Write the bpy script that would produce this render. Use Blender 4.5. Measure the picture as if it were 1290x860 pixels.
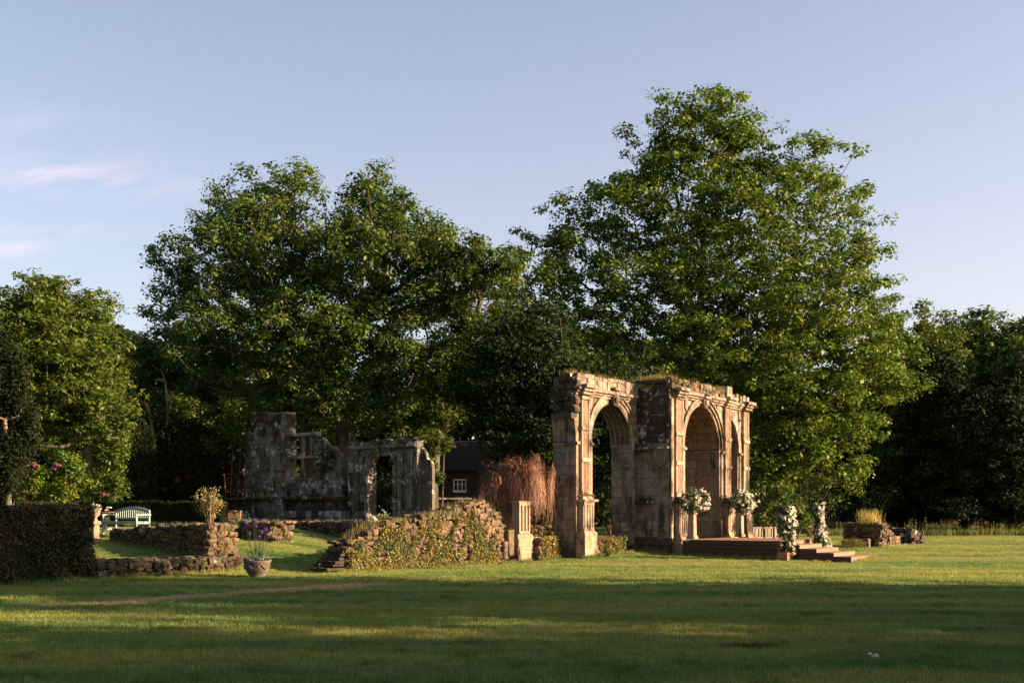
import bpy, bmesh, math, random
import numpy as np
from mathutils import Vector, Matrix
R = math.radians
random.seed(7)
scene = bpy.context.scene
for o in list(bpy.data.objects): bpy.data.objects.remove(o)
COL = scene.collection

# ------------------------------------------------------------------ camera
F = 1400.0; HC = 1.6; HY = 645.0
cam_d = bpy.data.cameras.new('camera'); cam = bpy.data.objects.new('camera', cam_d); COL.objects.link(cam)
cam_d.sensor_width = 36; cam_d.lens = F / 1290 * 36
cam_d.shift_y = (HY - 430) / 1290
cam_d.clip_start = .1; cam_d.clip_end = 6000
cam.location = (0, 0, HC); cam.rotation_euler = (R(90), 0, 0)
scene.camera = cam
# ------------------------------------------------------------------ light
SUN_AZ = -10.0      # degrees from +X, counter-clockwise
SUN_EL = 19.0
w = bpy.data.worlds.new('World'); scene.world = w; w.use_nodes = True
nt = w.node_tree; nt.nodes.clear()
def N(nt, t, **k):
    n = nt.nodes.new(t)
    for a, b in k.items():
        if a in n.inputs.keys() if isinstance(a, str) else False: n.inputs[a].default_value = b
        else: setattr(n, a, b)
    return n
sky = N(nt, 'ShaderNodeTexSky'); sky.sky_type = 'NISHITA'; sky.sun_disc = False
sky.sun_elevation = R(SUN_EL); sky.sun_rotation = R(90 - SUN_AZ)
sky.altitude = 0; sky.air_density = 1.0; sky.dust_density = 2.2; sky.ozone_density = 1.6
bg = N(nt, 'ShaderNodeBackground'); bg.inputs['Strength'].default_value = .066
out = N(nt, 'ShaderNodeOutputWorld')
tc = N(nt, 'ShaderNodeTexCoord')
# faint pink cloud wisps low in the left sky (centre direction, tangent spread)
cur = sky.outputs[0]
hs = N(nt, 'ShaderNodeHueSaturation'); hs.inputs['Saturation'].default_value = .92
nt.links.new(cur, hs.inputs['Color'])
tint = N(nt, 'ShaderNodeMix'); tint.data_type = 'RGBA'; tint.blend_type = 'MULTIPLY'; tint.inputs['Factor'].default_value = 1; tint.inputs['B'].default_value = (1.02, .995, 1.0, 1)
nt.links.new(hs.outputs[0], tint.inputs['A']); cur = tint.outputs['Result']
sep = N(nt, 'ShaderNodeSeparateXYZ'); nt.links.new(tc.outputs['Generated'], sep.inputs[0])
def mth(nt, op, a, b=None, c=None):
    n = N(nt, 'ShaderNodeMath'); n.operation = op
    for i, x in enumerate((a, b, c)):
        if x is None: continue
        if isinstance(x, (int, float)): n.inputs[i].default_value = x
        else: nt.links.new(x, n.inputs[i])
    return n.outputs[0]
az = mth(nt, 'ARCTAN2', sep.outputs[0], sep.outputs[1]); el = mth(nt, 'ARCSINE', sep.outputs[2])
cmb = N(nt, 'ShaderNodeCombineXYZ')
nt.links.new(mth(nt, 'MULTIPLY', az, 9.0), cmb.inputs[0])
nt.links.new(mth(nt, 'MULTIPLY', mth(nt, 'SUBTRACT', el, mth(nt, 'MULTIPLY', az, .22)), 30.0), cmb.inputs[1])
nz = N(nt, 'ShaderNodeTexNoise'); nz.inputs['Scale'].default_value = 1.6; nz.inputs['Detail'].default_value = 7; nz.inputs['Roughness'].default_value = .62
nz.inputs['Distortion'].default_value = .6
nt.links.new(cmb.outputs[0], nz.inputs['Vector'])
tot = None
for (px, py, sx, sy, amp) in ((75, 222, 120, 17, 1.0), (5, 308, 35, 11, 1.0), (205, 300, 60, 8, .45), (70, 290, 70, 7, .3), (20, 160, 90, 22, .3), (330, 240, 150, 12, .15)):
    a0 = math.atan((px - 645) / F); e0 = math.atan((HY - py) / F * math.cos(a0))
    dx = mth(nt, 'DIVIDE', mth(nt, 'SUBTRACT', az, a0), sx / F)
    dy = mth(nt, 'DIVIDE', mth(nt, 'SUBTRACT', mth(nt, 'SUBTRACT', el, e0), mth(nt, 'MULTIPLY', mth(nt, 'SUBTRACT', az, a0), .10)), sy / F)
    r2 = mth(nt, 'ADD', mth(nt, 'MULTIPLY', dx, dx), mth(nt, 'MULTIPLY', dy, dy))
    g = mth(nt, 'MULTIPLY', mth(nt, 'EXPONENT', mth(nt, 'MULTIPLY', r2, -.8)), amp)
    tot = g if tot is None else mth(nt, 'ADD', tot, g)
# soft lavender-pink haze towards the horizon, all round
hz = mth(nt, 'MULTIPLY', mth(nt, 'EXPONENT', mth(nt, 'MULTIPLY', mth(nt, 'MAXIMUM', el, 0.0), -3.4)), mth(nt, 'ADD', .50, mth(nt, 'MULTIPLY', sep.outputs[0], .28)))
hm = N(nt, 'ShaderNodeMix'); hm.data_type = 'RGBA'; hm.inputs['B'].default_value = (5.6, 4.75, 4.9, 1)
nt.links.new(hz, hm.inputs['Factor']); nt.links.new(cur, hm.inputs['A']); cur = hm.outputs['Result']
ramp = N(nt, 'ShaderNodeMapRange'); ramp.inputs['From Min'].default_value = .36; ramp.inputs['From Max'].default_value = .72
nt.links.new(nz.outputs[0], ramp.inputs['Value'])
fac = mth(nt, 'MULTIPLY', mth(nt, 'MULTIPLY', tot, ramp.outputs[0]), .42)
mixc = N(nt, 'ShaderNodeMix'); mixc.data_type = 'RGBA'
nt.links.new(fac, mixc.inputs['Factor']); nt.links.new(cur, mixc.inputs['A']); 
CLOUD = mixc.inputs['B']; CLOUD.default_value = (6.8, 4.9, 5.3, 1)
nt.links.new(mixc.outputs['Result'], bg.inputs['Color']); nt.links.new(bg.outputs[0], out.inputs[0])

sl = bpy.data.lights.new('sun', 'SUN'); sl.energy = 5.0; sl.angle = R(.5); sl.color = (1.0, .72, .45)
so = bpy.data.objects.new('sun', sl); COL.objects.link(so)
sv = Vector((math.cos(R(SUN_AZ)) * math.cos(R(SUN_EL)), math.sin(R(SUN_AZ)) * math.cos(R(SUN_EL)), math.sin(R(SUN_EL))))
so.rotation_euler = sv.to_track_quat('Z', 'Y').to_euler(); so.location = (60, -10, 30)
vs = scene.view_settings
scene.display_settings.display_device = 'sRGB'
vs.view_transform = 'Standard'; vs.look = 'None'; vs.gamma = 1; vs.use_curve_mapping = False
vs.exposure = 1.78

# ------------------------------------------------------------------ helpers
def XW(px, Y): return (px - 645) / F * Y
def ZW(py, Y): return HC - (py - HY) / F * Y
def sm(t): t = np.clip(t, 0, 1); return t * t * (3 - 2 * t)
def terrain(x, y):
    x = np.asarray(x, float); y = np.asarray(y, float)
    z = -.15 + .15 * sm((y - 38) / 3) + .12 * sm((y - 41) / 4) + .25 * sm((y - 50) / 35)
    z = z + .85 * sm((-x - 3) / 6) * sm((y - 31) / 8)
    z = z + .015 * np.sin(x * .7 + y * .3) * np.sin(y * .5) + .01 * np.sin(x * 1.7 - y * .9)
    return z
def TZ(x, y): return float(terrain(x, y))
def link(o, parent=None):
    COL.objects.link(o)
    if parent is not None:
        o.parent = parent
        if parent.type == 'EMPTY': o.matrix_parent_inverse = Matrix.Translation(-parent.location)
        elif 'pinv' in parent: pass
    return o
def thing(name, label, cat, loc, group=None):
    o = bpy.data.objects.new(name, None); o.location = loc; o.empty_display_size = .2; COL.objects.link(o)
    o['label'] = label; o['category'] = cat
    if group: o['group'] = group
    return o
def mesh_np(name, V, Fq, mat, smooth=False):
    V = np.asarray(V, np.float32); Fq = np.asarray(Fq, np.int32)
    me = bpy.data.meshes.new(name); n = len(Fq); k = Fq.shape[1]
    me.vertices.add(len(V)); me.vertices.foreach_set('co', V.ravel())
    me.loops.add(n * k); me.loops.foreach_set('vertex_index', Fq.ravel())
    me.polygons.add(n); me.polygons.foreach_set('loop_start', np.arange(0, n * k, k, dtype=np.int32))
    me.polygons.foreach_set('loop_total', np.full(n, k, np.int32))
    if smooth: me.polygons.foreach_set('use_smooth', np.ones(n, bool))
    me.update(calc_edges=True); me.materials.append(mat); return me
class MB:
    def __init__(s): s.v = []; s.f = []
    def add(s, vs_, fs):
        b = len(s.v); s.v += [tuple(p) for p in vs_]; s.f += [tuple(i + b for i in f) for f in fs]
    def box(s, c, size, H=(1, 0, 0), Nn=(0, 1, 0), Z=(0, 0, 1), top=1.0):
        c = Vector(c); H = Vector(H) * size[0] / 2; Nn = Vector(Nn) * size[1] / 2; Z = Vector(Z) * size[2] / 2
        P = []
        for k in (-1, 1):
            t = top if k > 0 else 1
            for (a, b) in ((-1, -1), (1, -1), (1, 1), (-1, 1)): P.append(c + H * a * t + Nn * b * t + Z * k)
        s.add(P, [(0, 3, 2, 1), (4, 5, 6, 7), (0, 1, 5, 4), (1, 2, 6, 5), (2, 3, 7, 6), (3, 0, 4, 7)])
    def tube(s, pts, rad, n=6):
        pts = [Vector(p) for p in pts]; b = len(s.v)
        for i, p in enumerate(pts):
            d = (pts[min(i + 1, len(pts) - 1)] - pts[max(i - 1, 0)]).normalized()
            a = d.cross(Vector((.3, .9, .2))).normalized(); c = d.cross(a)
            r = rad[i] if hasattr(rad, '__len__') else rad
            for k in range(n):
                t = 2 * math.pi * k / n; s.v.append(tuple(p + a * r * math.cos(t) + c * r * math.sin(t)))
        for i in range(len(pts) - 1):
            for k in range(n): s.f.append((b + i * n + k, b + i * n + (k + 1) % n, b + (i + 1) * n + (k + 1) % n, b + (i + 1) * n + k))
        s.f.append(tuple(b + (len(pts) - 1) * n + k for k in range(n)))
    def lathe(s, c, prof, n=24, wob=None):
        b = len(s.v); c = Vector(c)
        for (r, z) in prof:
            for k in range(n):
                t = 2 * math.pi * k / n; rr = r * (1 + (wob(t, z) if wob else 0))
                s.v.append((c.x + rr * math.cos(t), c.y + rr * math.sin(t), c.z + z))
        for i in range(len(prof) - 1):
            for k in range(n): s.f.append((b + i * n + k, b + i * n + (k + 1) % n, b + (i + 1) * n + (k + 1) % n, b + (i + 1) * n + k))
        s.f.append(tuple(b + (len(prof) - 1) * n + k for k in range(n)))
    def prism(s, poly, d):   # poly list of 3D points, extruded by vector d
        n = len(poly); d = Vector(d); P = [Vector(p) for p in poly] + [Vector(p) + d for p in poly]
        s.add(P, [tuple(range(n))[::-1], tuple(range(n, 2 * n))] + [(i, (i + 1) % n, (i + 1) % n + n, i + n) for i in range(n)])
    def build(s, name, mat, parent=None, smooth=False, bevel=0, kind=None, jit=0, label=None):
        me = bpy.data.meshes.new(name); V = s.v
        if jit: V = [(x + random.uniform(-jit, jit), y + random.uniform(-jit, jit), z + random.uniform(-jit, jit)) for x, y, z in V]
        me.from_pydata(V, [], s.f); me.materials.append(mat)
        bm = bmesh.new(); bm.from_mesh(me); bmesh.ops.recalc_face_normals(bm, faces=bm.faces)
        if bevel: bmesh.ops.bevel(bm, geom=bm.edges[:], offset=bevel, segments=1, affect='EDGES', clamp_overlap=True)
        bm.to_mesh(me); bm.free()
        if smooth: me.polygons.foreach_set('use_smooth', [True] * len(me.polygons))
        o = bpy.data.objects.new(name, me); link(o, parent)
        if kind: o['kind'] = kind
        if label: o['label'] = label
        return o
def tag(o, label=None, cat=None, group=None, kind=None):
    if label: o['label'] = label
    if cat: o['category'] = cat
    if group: o['group'] = group
    if kind: o['kind'] = kind
    return o

# ------------------------------------------------------------------ materials
def newmat(name):
    m = bpy.data.materials.new(name); m.use_nodes = True; m.node_tree.nodes.clear()
    return m, m.node_tree
def noise(nt, vec, scale, detail=4, rough=.6, dist=0):
    n = N(nt, 'ShaderNodeTexNoise'); n.inputs['Scale'].default_value = scale; n.inputs['Detail'].default_value = detail
    n.inputs['Roughness'].default_value = rough; n.inputs['Distortion'].default_value = dist
    if vec is not None: nt.links.new(vec, n.inputs['Vector'])
    return n.outputs[0]
def rng(nt, v, a, b, c=0, d=1):
    n = N(nt, 'ShaderNodeMapRange'); nt.links.new(v, n.inputs['Value'])
    for k, x in zip(('From Min', 'From Max', 'To Min', 'To Max'), (a, b, c, d)): n.inputs[k].default_value = x
    return n.outputs[0]
def mix(nt, f, a, b, mode='MIX'):
    n = N(nt, 'ShaderNodeMix'); n.data_type = 'RGBA'; n.blend_type = mode
    for k, x in (('Factor', f), ('A', a), ('B', b)):
        if isinstance(x, (int, float)): n.inputs[k].default_value = x
        elif isinstance(x, tuple): n.inputs[k].default_value = x if len(x) == 4 else x + (1,)
        else: nt.links.new(x, n.inputs[k])
    return n.outputs['Result']
def finish(nt, colr, rough=.9, bump=None, bstr=.5, bdist=.02, spec=.3, transl=0):
    b = N(nt, 'ShaderNodeBsdfPrincipled'); b.inputs['Roughness'].default_value = rough; b.inputs['Specular IOR Level'].default_value = spec
    if isinstance(colr, tuple): b.inputs['Base Color'].default_value = colr if len(colr) == 4 else colr + (1,)
    else: nt.links.new(colr, b.inputs['Base Color'])
    if bump is not None:
        bn = N(nt, 'ShaderNodeBump'); bn.inputs['Strength'].default_value = bstr; bn.inputs['Distance'].default_value = bdist
        nt.links.new(bump, bn.inputs['Height']); nt.links.new(bn.outputs[0], b.inputs['Normal'])
    o = N(nt, 'ShaderNodeOutputMaterial'); sh = b.outputs[0]
    if transl:
        t = N(nt, 'ShaderNodeBsdfTranslucent')
        if isinstance(colr, tuple): t.inputs[0].default_value = colr if len(colr) == 4 else colr + (1,)
        else: nt.links.new(colr, t.inputs[0])
        ms = N(nt, 'ShaderNodeMixShader'); ms.inputs[0].default_value = transl
        nt.links.new(sh, ms.inputs[1]); nt.links.new(t.outputs[0], ms.inputs[2]); sh = ms.outputs[0]
    nt.links.new(sh, o.inputs[0])
def pos(nt): return N(nt, 'ShaderNodeNewGeometry').outputs['Position']
def island(nt): return N(nt, 'ShaderNodeNewGeometry').outputs['Random Per Island']

def leafmat(name, a, b, c=None, transl=.35, rough=.5, spec=.25):
    m, nt = newmat(name); p = pos(nt)
    f = rng(nt, noise(nt, p, .35, 3), .35, .65)
    col = mix(nt, f, a, b)
    if c: col = mix(nt, rng(nt, noise(nt, p, 1.3, 2), .5, .7), col, c)
    col = mix(nt, 1.0, col, mix(nt, island(nt), (.62, .62, .62), (1.4, 1.35, 1.2)), 'MULTIPLY')
    finish(nt, col, rough, spec=spec, transl=transl); return m
LEAF_SYC = leafmat('sycamore_leaf', (.064, .128, .013), (.122, .182, .015), (.170, .180, .018), transl=.3)
LEAF_ASH = leafmat('ash_leaf', (.056, .115, .018), (.100, .155, .020), (.140, .135, .028), transl=.3)
LEAF_LIME = leafmat('lime_leaf', (.060, .105, .012), (.105, .145, .014), (.085, .105, .015))
LEAF_DARK = leafmat('dark_leaf', (.018, .034, .009), (.032, .050, .012), transl=.15, rough=.8, spec=.08)
LEAF_YEW = leafmat('yew_needle', (.010, .018, .006), (.020, .028, .009), spec=.08, transl=.1, rough=.7)
LEAF_HEDGE = leafmat('hedge_leaf', (.030, .034, .012), (.055, .045, .018), (.075, .042, .020), transl=.15, rough=.7)
LEAF_OLIVE = leafmat('creeper_leaf', (.17, .15, .035), (.27, .20, .06), (.13, .15, .03), transl=.25)
LEAF_SAGE = leafmat('sage_leaf', (.06, .095, .05), (.10, .13, .08), transl=.25)
LEAF_DRY = leafmat('dry_grass', (.26, .21, .07), (.34, .28, .12), (.16, .18, .05), transl=.4)
LEAF_GOLD = leafmat('golden_grass', (.46, .36, .11), (.55, .44, .17), transl=.4)
LEAF_RED = leafmat('russet_twig', (.19, .09, .06), (.30, .155, .10), (.12, .05, .045), transl=.1)
def flower_mat(name, a, b):
    m, nt = newmat(name); finish(nt, mix(nt, island(nt), a, b), .6, transl=.25); return m
PETAL_W = flower_mat('white_petal', (.80, .76, .66), (.72, .60, .50))
PETAL_P = flower_mat('pink_petal', (.40, .07, .20), (.28, .05, .18))
PETAL_V = flower_mat('violet_petal', (.22, .10, .34), (.15, .06, .26))

def barkmat(name, a, b):
    m, nt = newmat(name); p = pos(nt)
    mp = N(nt, 'ShaderNodeMapping'); mp.inputs['Scale'].default_value = (9, 9, 1.6); nt.links.new(p, mp.inputs[0])
    n = noise(nt, mp.outputs[0], 1, 6, .7); n2 = noise(nt, p, .8, 3)
    col = mix(nt, rng(nt, n, .3, .7), a, b); col = mix(nt, rng(nt, n2, .45, .7), col, (.07, .085, .04))
    finish(nt, col, .95, n, .9, .04); return m
BARK = barkmat('bark', (.045, .034, .024), (.13, .10, .07))
BARK_L = barkmat('pale_bark', (.16, .105, .065), (.30, .20, .13))

def stonemat(name, base, warm, dark=.45, lich=.35, moss=.15, darkcol=(.035, .028, .022), sc=1.0, flip=False):
    """weathered sandstone: base tone varies stone to stone, black crust, pale lichen and moss as blotches of their own"""
    m, nt = newmat(name); p = pos(nt)
    oi = N(nt, 'ShaderNodeObjectInfo').outputs['Random']
    big = noise(nt, p, 1.1 * sc, 5, .65, .3); mid = noise(nt, p, 6 * sc, 5, .7); fine = noise(nt, p, 34, 4, .7)
    mp = N(nt, 'ShaderNodeMapping'); mp.inputs['Scale'].default_value = (2.6, 2.6, .5); nt.links.new(p, mp.inputs[0])
    streak = noise(nt, mp.outputs[0], 1.3, 4, .65)
    col = mix(nt, oi, base, warm)
    col = mix(nt, 1.0, col, mix(nt, rng(nt, mid, .3, .7), (.66, .64, .62), (1.2, 1.18, 1.14)), 'MULTIPLY')
    col = mix(nt, rng(nt, mth(nt, 'ADD', mth(nt, 'MULTIPLY', big, .5), mth(nt, 'MULTIPLY', streak, .5)), .60 - .22 * dark, .72 - .22 * dark, 0, .9), col, darkcol)
    col = mix(nt, rng(nt, noise(nt, p, 2.2, 6, .75), .70 - .2 * lich, .76 - .2 * lich, 0, .85), col, (.50, .49, .44))
    col = mix(nt, rng(nt, noise(nt, p, 1.7, 5, .7, .5), .70 - .25 * moss, .80 - .25 * moss, 0, .8), col, (.10, .11, .028))
    finish(nt, col, .93, mth(nt, 'ADD', mid, mth(nt, 'MULTIPLY', fine, .5)), .9, .03, spec=.15); return m
ST_FOLLY = stonemat('sandstone_ashlar', (.31, .25, .195), (.17, .14, .115), .58, .3, .14)
ST_TRIM = stonemat('sandstone_trim', (.42, .315, .235), (.24, .18, .137), .60, .26, .10)
ST_PANEL = stonemat('brown_sandstone_panel', (.25, .165, .11), (.20, .135, .09), .35, .1, .05)
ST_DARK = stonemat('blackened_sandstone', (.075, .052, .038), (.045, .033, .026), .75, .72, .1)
ST_BASE = stonemat('plinth_stone', (.10, .075, .055), (.06, .048, .038), .6, .45, .25)
ST_RUIN = stonemat('grey_ruin_stone', (.21, .18, .155), (.10, .085, .075), .6, .72, .1)
ST_PLINTH = stonemat('pale_plinth_stone', (.27, .25, .23), (.16, .14, .13), .5, .85, .1)
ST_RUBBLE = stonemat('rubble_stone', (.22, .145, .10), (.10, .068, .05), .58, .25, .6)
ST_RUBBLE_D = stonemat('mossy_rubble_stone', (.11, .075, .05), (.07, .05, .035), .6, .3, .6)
ST_PED = stonemat('pedestal_stone', (.40, .285, .20), (.28, .20, .14), .45, .2, .12)
ST_POT = stonemat('grey_pot_stone', (.19, .15, .12), (.17, .135, .11), .2, .15, .2)
MORTAR = stonemat('mortar', (.06, .043, .03), (.05, .036, .026), .5, .1, .2)
def brickmat(name, a, b, mort, scale=4.2):
    m, nt = newmat(name); g = N(nt, 'ShaderNodeNewGeometry'); tcn = N(nt, 'ShaderNodeTexCoord')
    sp = N(nt, 'ShaderNodeSeparateXYZ'); nt.links.new(g.outputs['Position'], sp.inputs[0])
    cb = N(nt, 'ShaderNodeCombineXYZ'); nt.links.new(mth(nt, 'ADD', sp.outputs[0], sp.outputs[1]), cb.inputs[0]); nt.links.new(sp.outputs[2], cb.inputs[1])
    br = N(nt, 'ShaderNodeTexBrick'); nt.links.new(cb.outputs[0], br.inputs['Vector'])
    br.inputs['Color1'].default_value = a + (1,); br.inputs['Color2'].default_value = b + (1,); br.inputs['Mortar'].default_value = mort + (1,)
    br.inputs['Scale'].default_value = scale; br.inputs['Mortar Size'].default_value = .012; br.inputs['Brick Width'].default_value = 1.0; br.inputs['Row Height'].default_value = .33
    n = noise(nt, g.outputs['Position'], 3, 5, .7)
    col = mix(nt, 1.0, br.outputs[0], mix(nt, rng(nt, n, .3, .7), (.6, .6, .6), (1.25, 1.2, 1.2)), 'MULTIPLY')
    finish(nt, col, .9, mth(nt, 'ADD', n, mth(nt, 'MULTIPLY', br.outputs['Fac'], -.6)), .7, .02); return m
MORTAR_L = stonemat('pale_mortar', (.17, .125, .092), (.16, .12, .09), .5, .1, .2)
BRICK = brickmat('red_brick', (.30, .125, .065), (.23, .095, .055), (.25, .19, .14))
BRICK_D = brickmat('brown_brick', (.06, .034, .025), (.045, .027, .021), (.05, .04, .032))
def plainmat(name, c, rough=.6, spec=.3, var=.25, scale=8, bump=.2):
    m, nt = newmat(name); p = pos(nt); n = noise(nt, p, scale, 5, .65)
    col = mix(nt, 1.0, c, mix(nt, rng(nt, n, .3, .7), (1 - var,) * 3, (1 + var,) * 3), 'MULTIPLY')
    finish(nt, col, rough, n, bump, .01, spec); return m
def woodmat(name, a, b, axis):
    m, nt = newmat(name); p = pos(nt); oi = N(nt, 'ShaderNodeObjectInfo').outputs['Random']
    mp = N(nt, 'ShaderNodeMapping'); mp.inputs['Rotation'].default_value = (0, 0, axis); mp.inputs['Scale'].default_value = (1.2, 22, 22); nt.links.new(p, mp.inputs[0])
    n = noise(nt, mp.outputs[0], 1.5, 5, .6, .4)
    col = mix(nt, oi, a, b); col = mix(nt, 1.0, col, mix(nt, rng(nt, n, .3, .7), (.7, .7, .7), (1.2, 1.2, 1.2)), 'MULTIPLY')
    finish(nt, col, .6, n, .4, .01, .3); return m
DECK_SHADED = woodmat('deck_timber', (.085, .038, .024), (.055, .026, .018), R(36))  # side boards: their shade is put into a darker timber colour
DECK_SUNLIT = woodmat('deck_tread_timber', (.30, .165, .11), (.20, .11, .075), R(-54))  # same timber coloured lighter for the boards that catch the sun
CRATEW = woodmat('planter_timber', (.34, .17, .09), (.26, .12, .065), 0)
BENCHP = plainmat('sage_green_paint', (.23, .30, .285), .5, .35, .2)
IRON = plainmat('dark_metal', (.02, .02, .02), .5)
WHITEP = plainmat('white_paint', (.75, .75, .72), .5, .4, .08)
ROOFT = plainmat('dark_roof_tile', (.024, .018, .016), .9, .1, .3, 14)
SOILM = plainmat('soil', (.045, .03, .02), .95, .1, .4)
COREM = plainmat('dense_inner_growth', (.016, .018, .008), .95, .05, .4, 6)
m_, nt_ = newmat('window_glass'); finish(nt_, (.02, .025, .03), .08, spec=.6); GLASS = m_

# ------------------------------------------------------------------ ground
def groundmat(name, blades):
    m, nt = newmat(name); p = pos(nt)
    sp = N(nt, 'ShaderNodeSeparateXYZ'); nt.links.new(p, sp.inputs[0])
    mp = N(nt, 'ShaderNodeMapping'); mp.inputs['Scale'].default_value = (.10, .62, 0); mp.inputs['Rotation'].default_value = (0, 0, R(8)); nt.links.new(p, mp.inputs[0])
    big = noise(nt, mp.outputs[0], 1.0, 5, .6, .4)
    mp2 = N(nt, 'ShaderNodeMapping'); mp2.inputs['Scale'].default_value = (1, 1, 0); nt.links.new(p, mp2.inputs[0])
    mid = noise(nt, mp2.outputs[0], 1.3, 4, .65); fine = noise(nt, mp2.outputs[0], 30, 4, .7)
    col = mix(nt, rng(nt, big, .41, .59), (.075, .155, .035), (.27, .265, .066))
    col = mix(nt, rng(nt, mid, .40, .72, 0, .8), col, (.19, .25, .09))
    col = mix(nt, rng(nt, mid, .44, .30, 0, .75), col, (.045, .100, .020))
    w2_ = noise(nt, mp2.outputs[0], 4.5, 4, .7); col = mix(nt, rng(nt, w2_, .56, .72, 0, .7), col, (.26, .22, .09)); col = mix(nt, rng(nt, w2_, .42, .28, 0, .6), col, (.04, .085, .02))
    # mowing-dry strip of dead grass running across the lawn, left of centre
    ax, ay, bx, by = -8.6, 20.8, -3.1, 27.2
    L = math.hypot(bx - ax, by - ay); ux, uy = (bx - ax) / L, (by - ay) / L
    t = mth(nt, 'ADD', mth(nt, 'MULTIPLY', mth(nt, 'SUBTRACT', sp.outputs[0], ax), ux), mth(nt, 'MULTIPLY', mth(nt, 'SUBTRACT', sp.outputs[1], ay), uy))
    d = mth(nt, 'ADD', mth(nt, 'MULTIPLY', mth(nt, 'SUBTRACT', sp.outputs[0], ax), -uy), mth(nt, 'MULTIPLY', mth(nt, 'SUBTRACT', sp.outputs[1], ay), ux))
    d = mth(nt, 'ADD', d, mth(nt, 'MULTIPLY', mth(nt, 'SUBTRACT', noise(nt, mp2.outputs[0], .8, 5, .75), .5), 3.0))
    dm = rng(nt, mth(nt, 'ABSOLUTE', d), .15, .75, 1, 0)
    tm = mth(nt, 'MULTIPLY', rng(nt, t, -1.5, 1.5), rng(nt, t, L + 1, L - 1.5))
    col = mix(nt, mth(nt, 'MULTIPLY', mth(nt, 'MULTIPLY', dm, tm), .85), col, (.46, .34, .20))
    # dark bare patches
    for (cx, cy, rx, ry, k) in ((3.1, 14.4, .42, .30, .85), (-5.6, 17.5, .9, .35, .45)):
        dx = mth(nt, 'DIVIDE', mth(nt, 'SUBTRACT', sp.outputs[0], cx), rx); dy = mth(nt, 'DIVIDE', mth(nt, 'SUBTRACT', sp.outputs[1], cy), ry)
        r2 = mth(nt, 'ADD', mth(nt, 'ADD', mth(nt, 'MULTIPLY', dx, dx), mth(nt, 'MULTIPLY', dy, dy)), mth(nt, 'MULTIPLY', mth(nt, 'SUBTRACT', noise(nt, mp2.outputs[0], 6, 4), .5), 2.5))
        col = mix(nt, rng(nt, r2, 1.3, .2, 0, k), col, (.022, .022, .012))
    col = mix(nt, 1.0, col, mix(nt, rng(nt, fine, .3, .7), (.72, .72, .72), (1.25, 1.25, 1.25)), 'MULTIPLY')
    if blades:
        col = mix(nt, 1.0, col, mix(nt, island(nt), (.85, .85, .8), (1.65, 1.55, 1.4)), 'MULTIPLY')
        finish(nt, col, .6, spec=.2, transl=.45)
    else: finish(nt, mix(nt, 1.0, col, (.8, .78, .7), 'MULTIPLY'), .95, fine, 1.0, .05, .1)
    return m
def geo(a, b, n): return np.geomspace(a, b, n)
ys = np.concatenate([[-400, -120, -40, 0], np.arange(4, 90, .6), geo(90, 2500, 40)])
xs = np.concatenate([-geo(60, 2000, 18)[::-1], np.arange(-59, 60, .8), geo(60, 2000, 18)])
gx, gy = np.meshgrid(xs, ys); gz = terrain(gx, gy)
nx, ny = len(xs), len(ys)
idx = np.arange(nx * ny).reshape(ny, nx)
me = mesh_np('lawn', np.stack([gx, gy, gz], -1).reshape(-1, 3), np.stack([idx[:-1, :-1], idx[:-1, 1:], idx[1:, 1:], idx[1:, :-1]], -1).reshape(-1, 4), groundmat('lawn_ground', False), True)
tag(link(bpy.data.objects.new('ground', me)), 'broad mown lawn with patchy yellow and green turf', kind='structure')

def blade_tuft(n, h, spread, wd, seed, mat, lean=.5):
    rs = np.random.RandomState(seed); V = []; Q = []
    for i in range(n):
        a = rs.uniform(0, 6.28); r = spread * math.sqrt(rs.uniform(0, 1)); x, y = r * math.cos(a), r * math.sin(a)
        b = rs.uniform(0, 6.28); l = lean * rs.uniform(.2, 1) * h; hh = h * rs.uniform(.5, 1.1); c, s_ = math.cos(b), math.sin(b)
        k = len(V); o = b + 1.57 + rs.uniform(-.4, .4); wx, wy = math.cos(o) * wd / 2, math.sin(o) * wd / 2
        V += [(x - wx, y - wy, -.01), (x + wx, y + wy, -.01), (x + wx * .3 + c * l, y + wy * .3 + s_ * l, hh), (x - wx * .3 + c * l, y - wy * .3 + s_ * l, hh)]
        Q.append((k, k + 1, k + 2, k + 3))
    return mesh_np('grass_tuft', V, Q, mat)
GRASSM = groundmat('lawn_grass', True)
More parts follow.
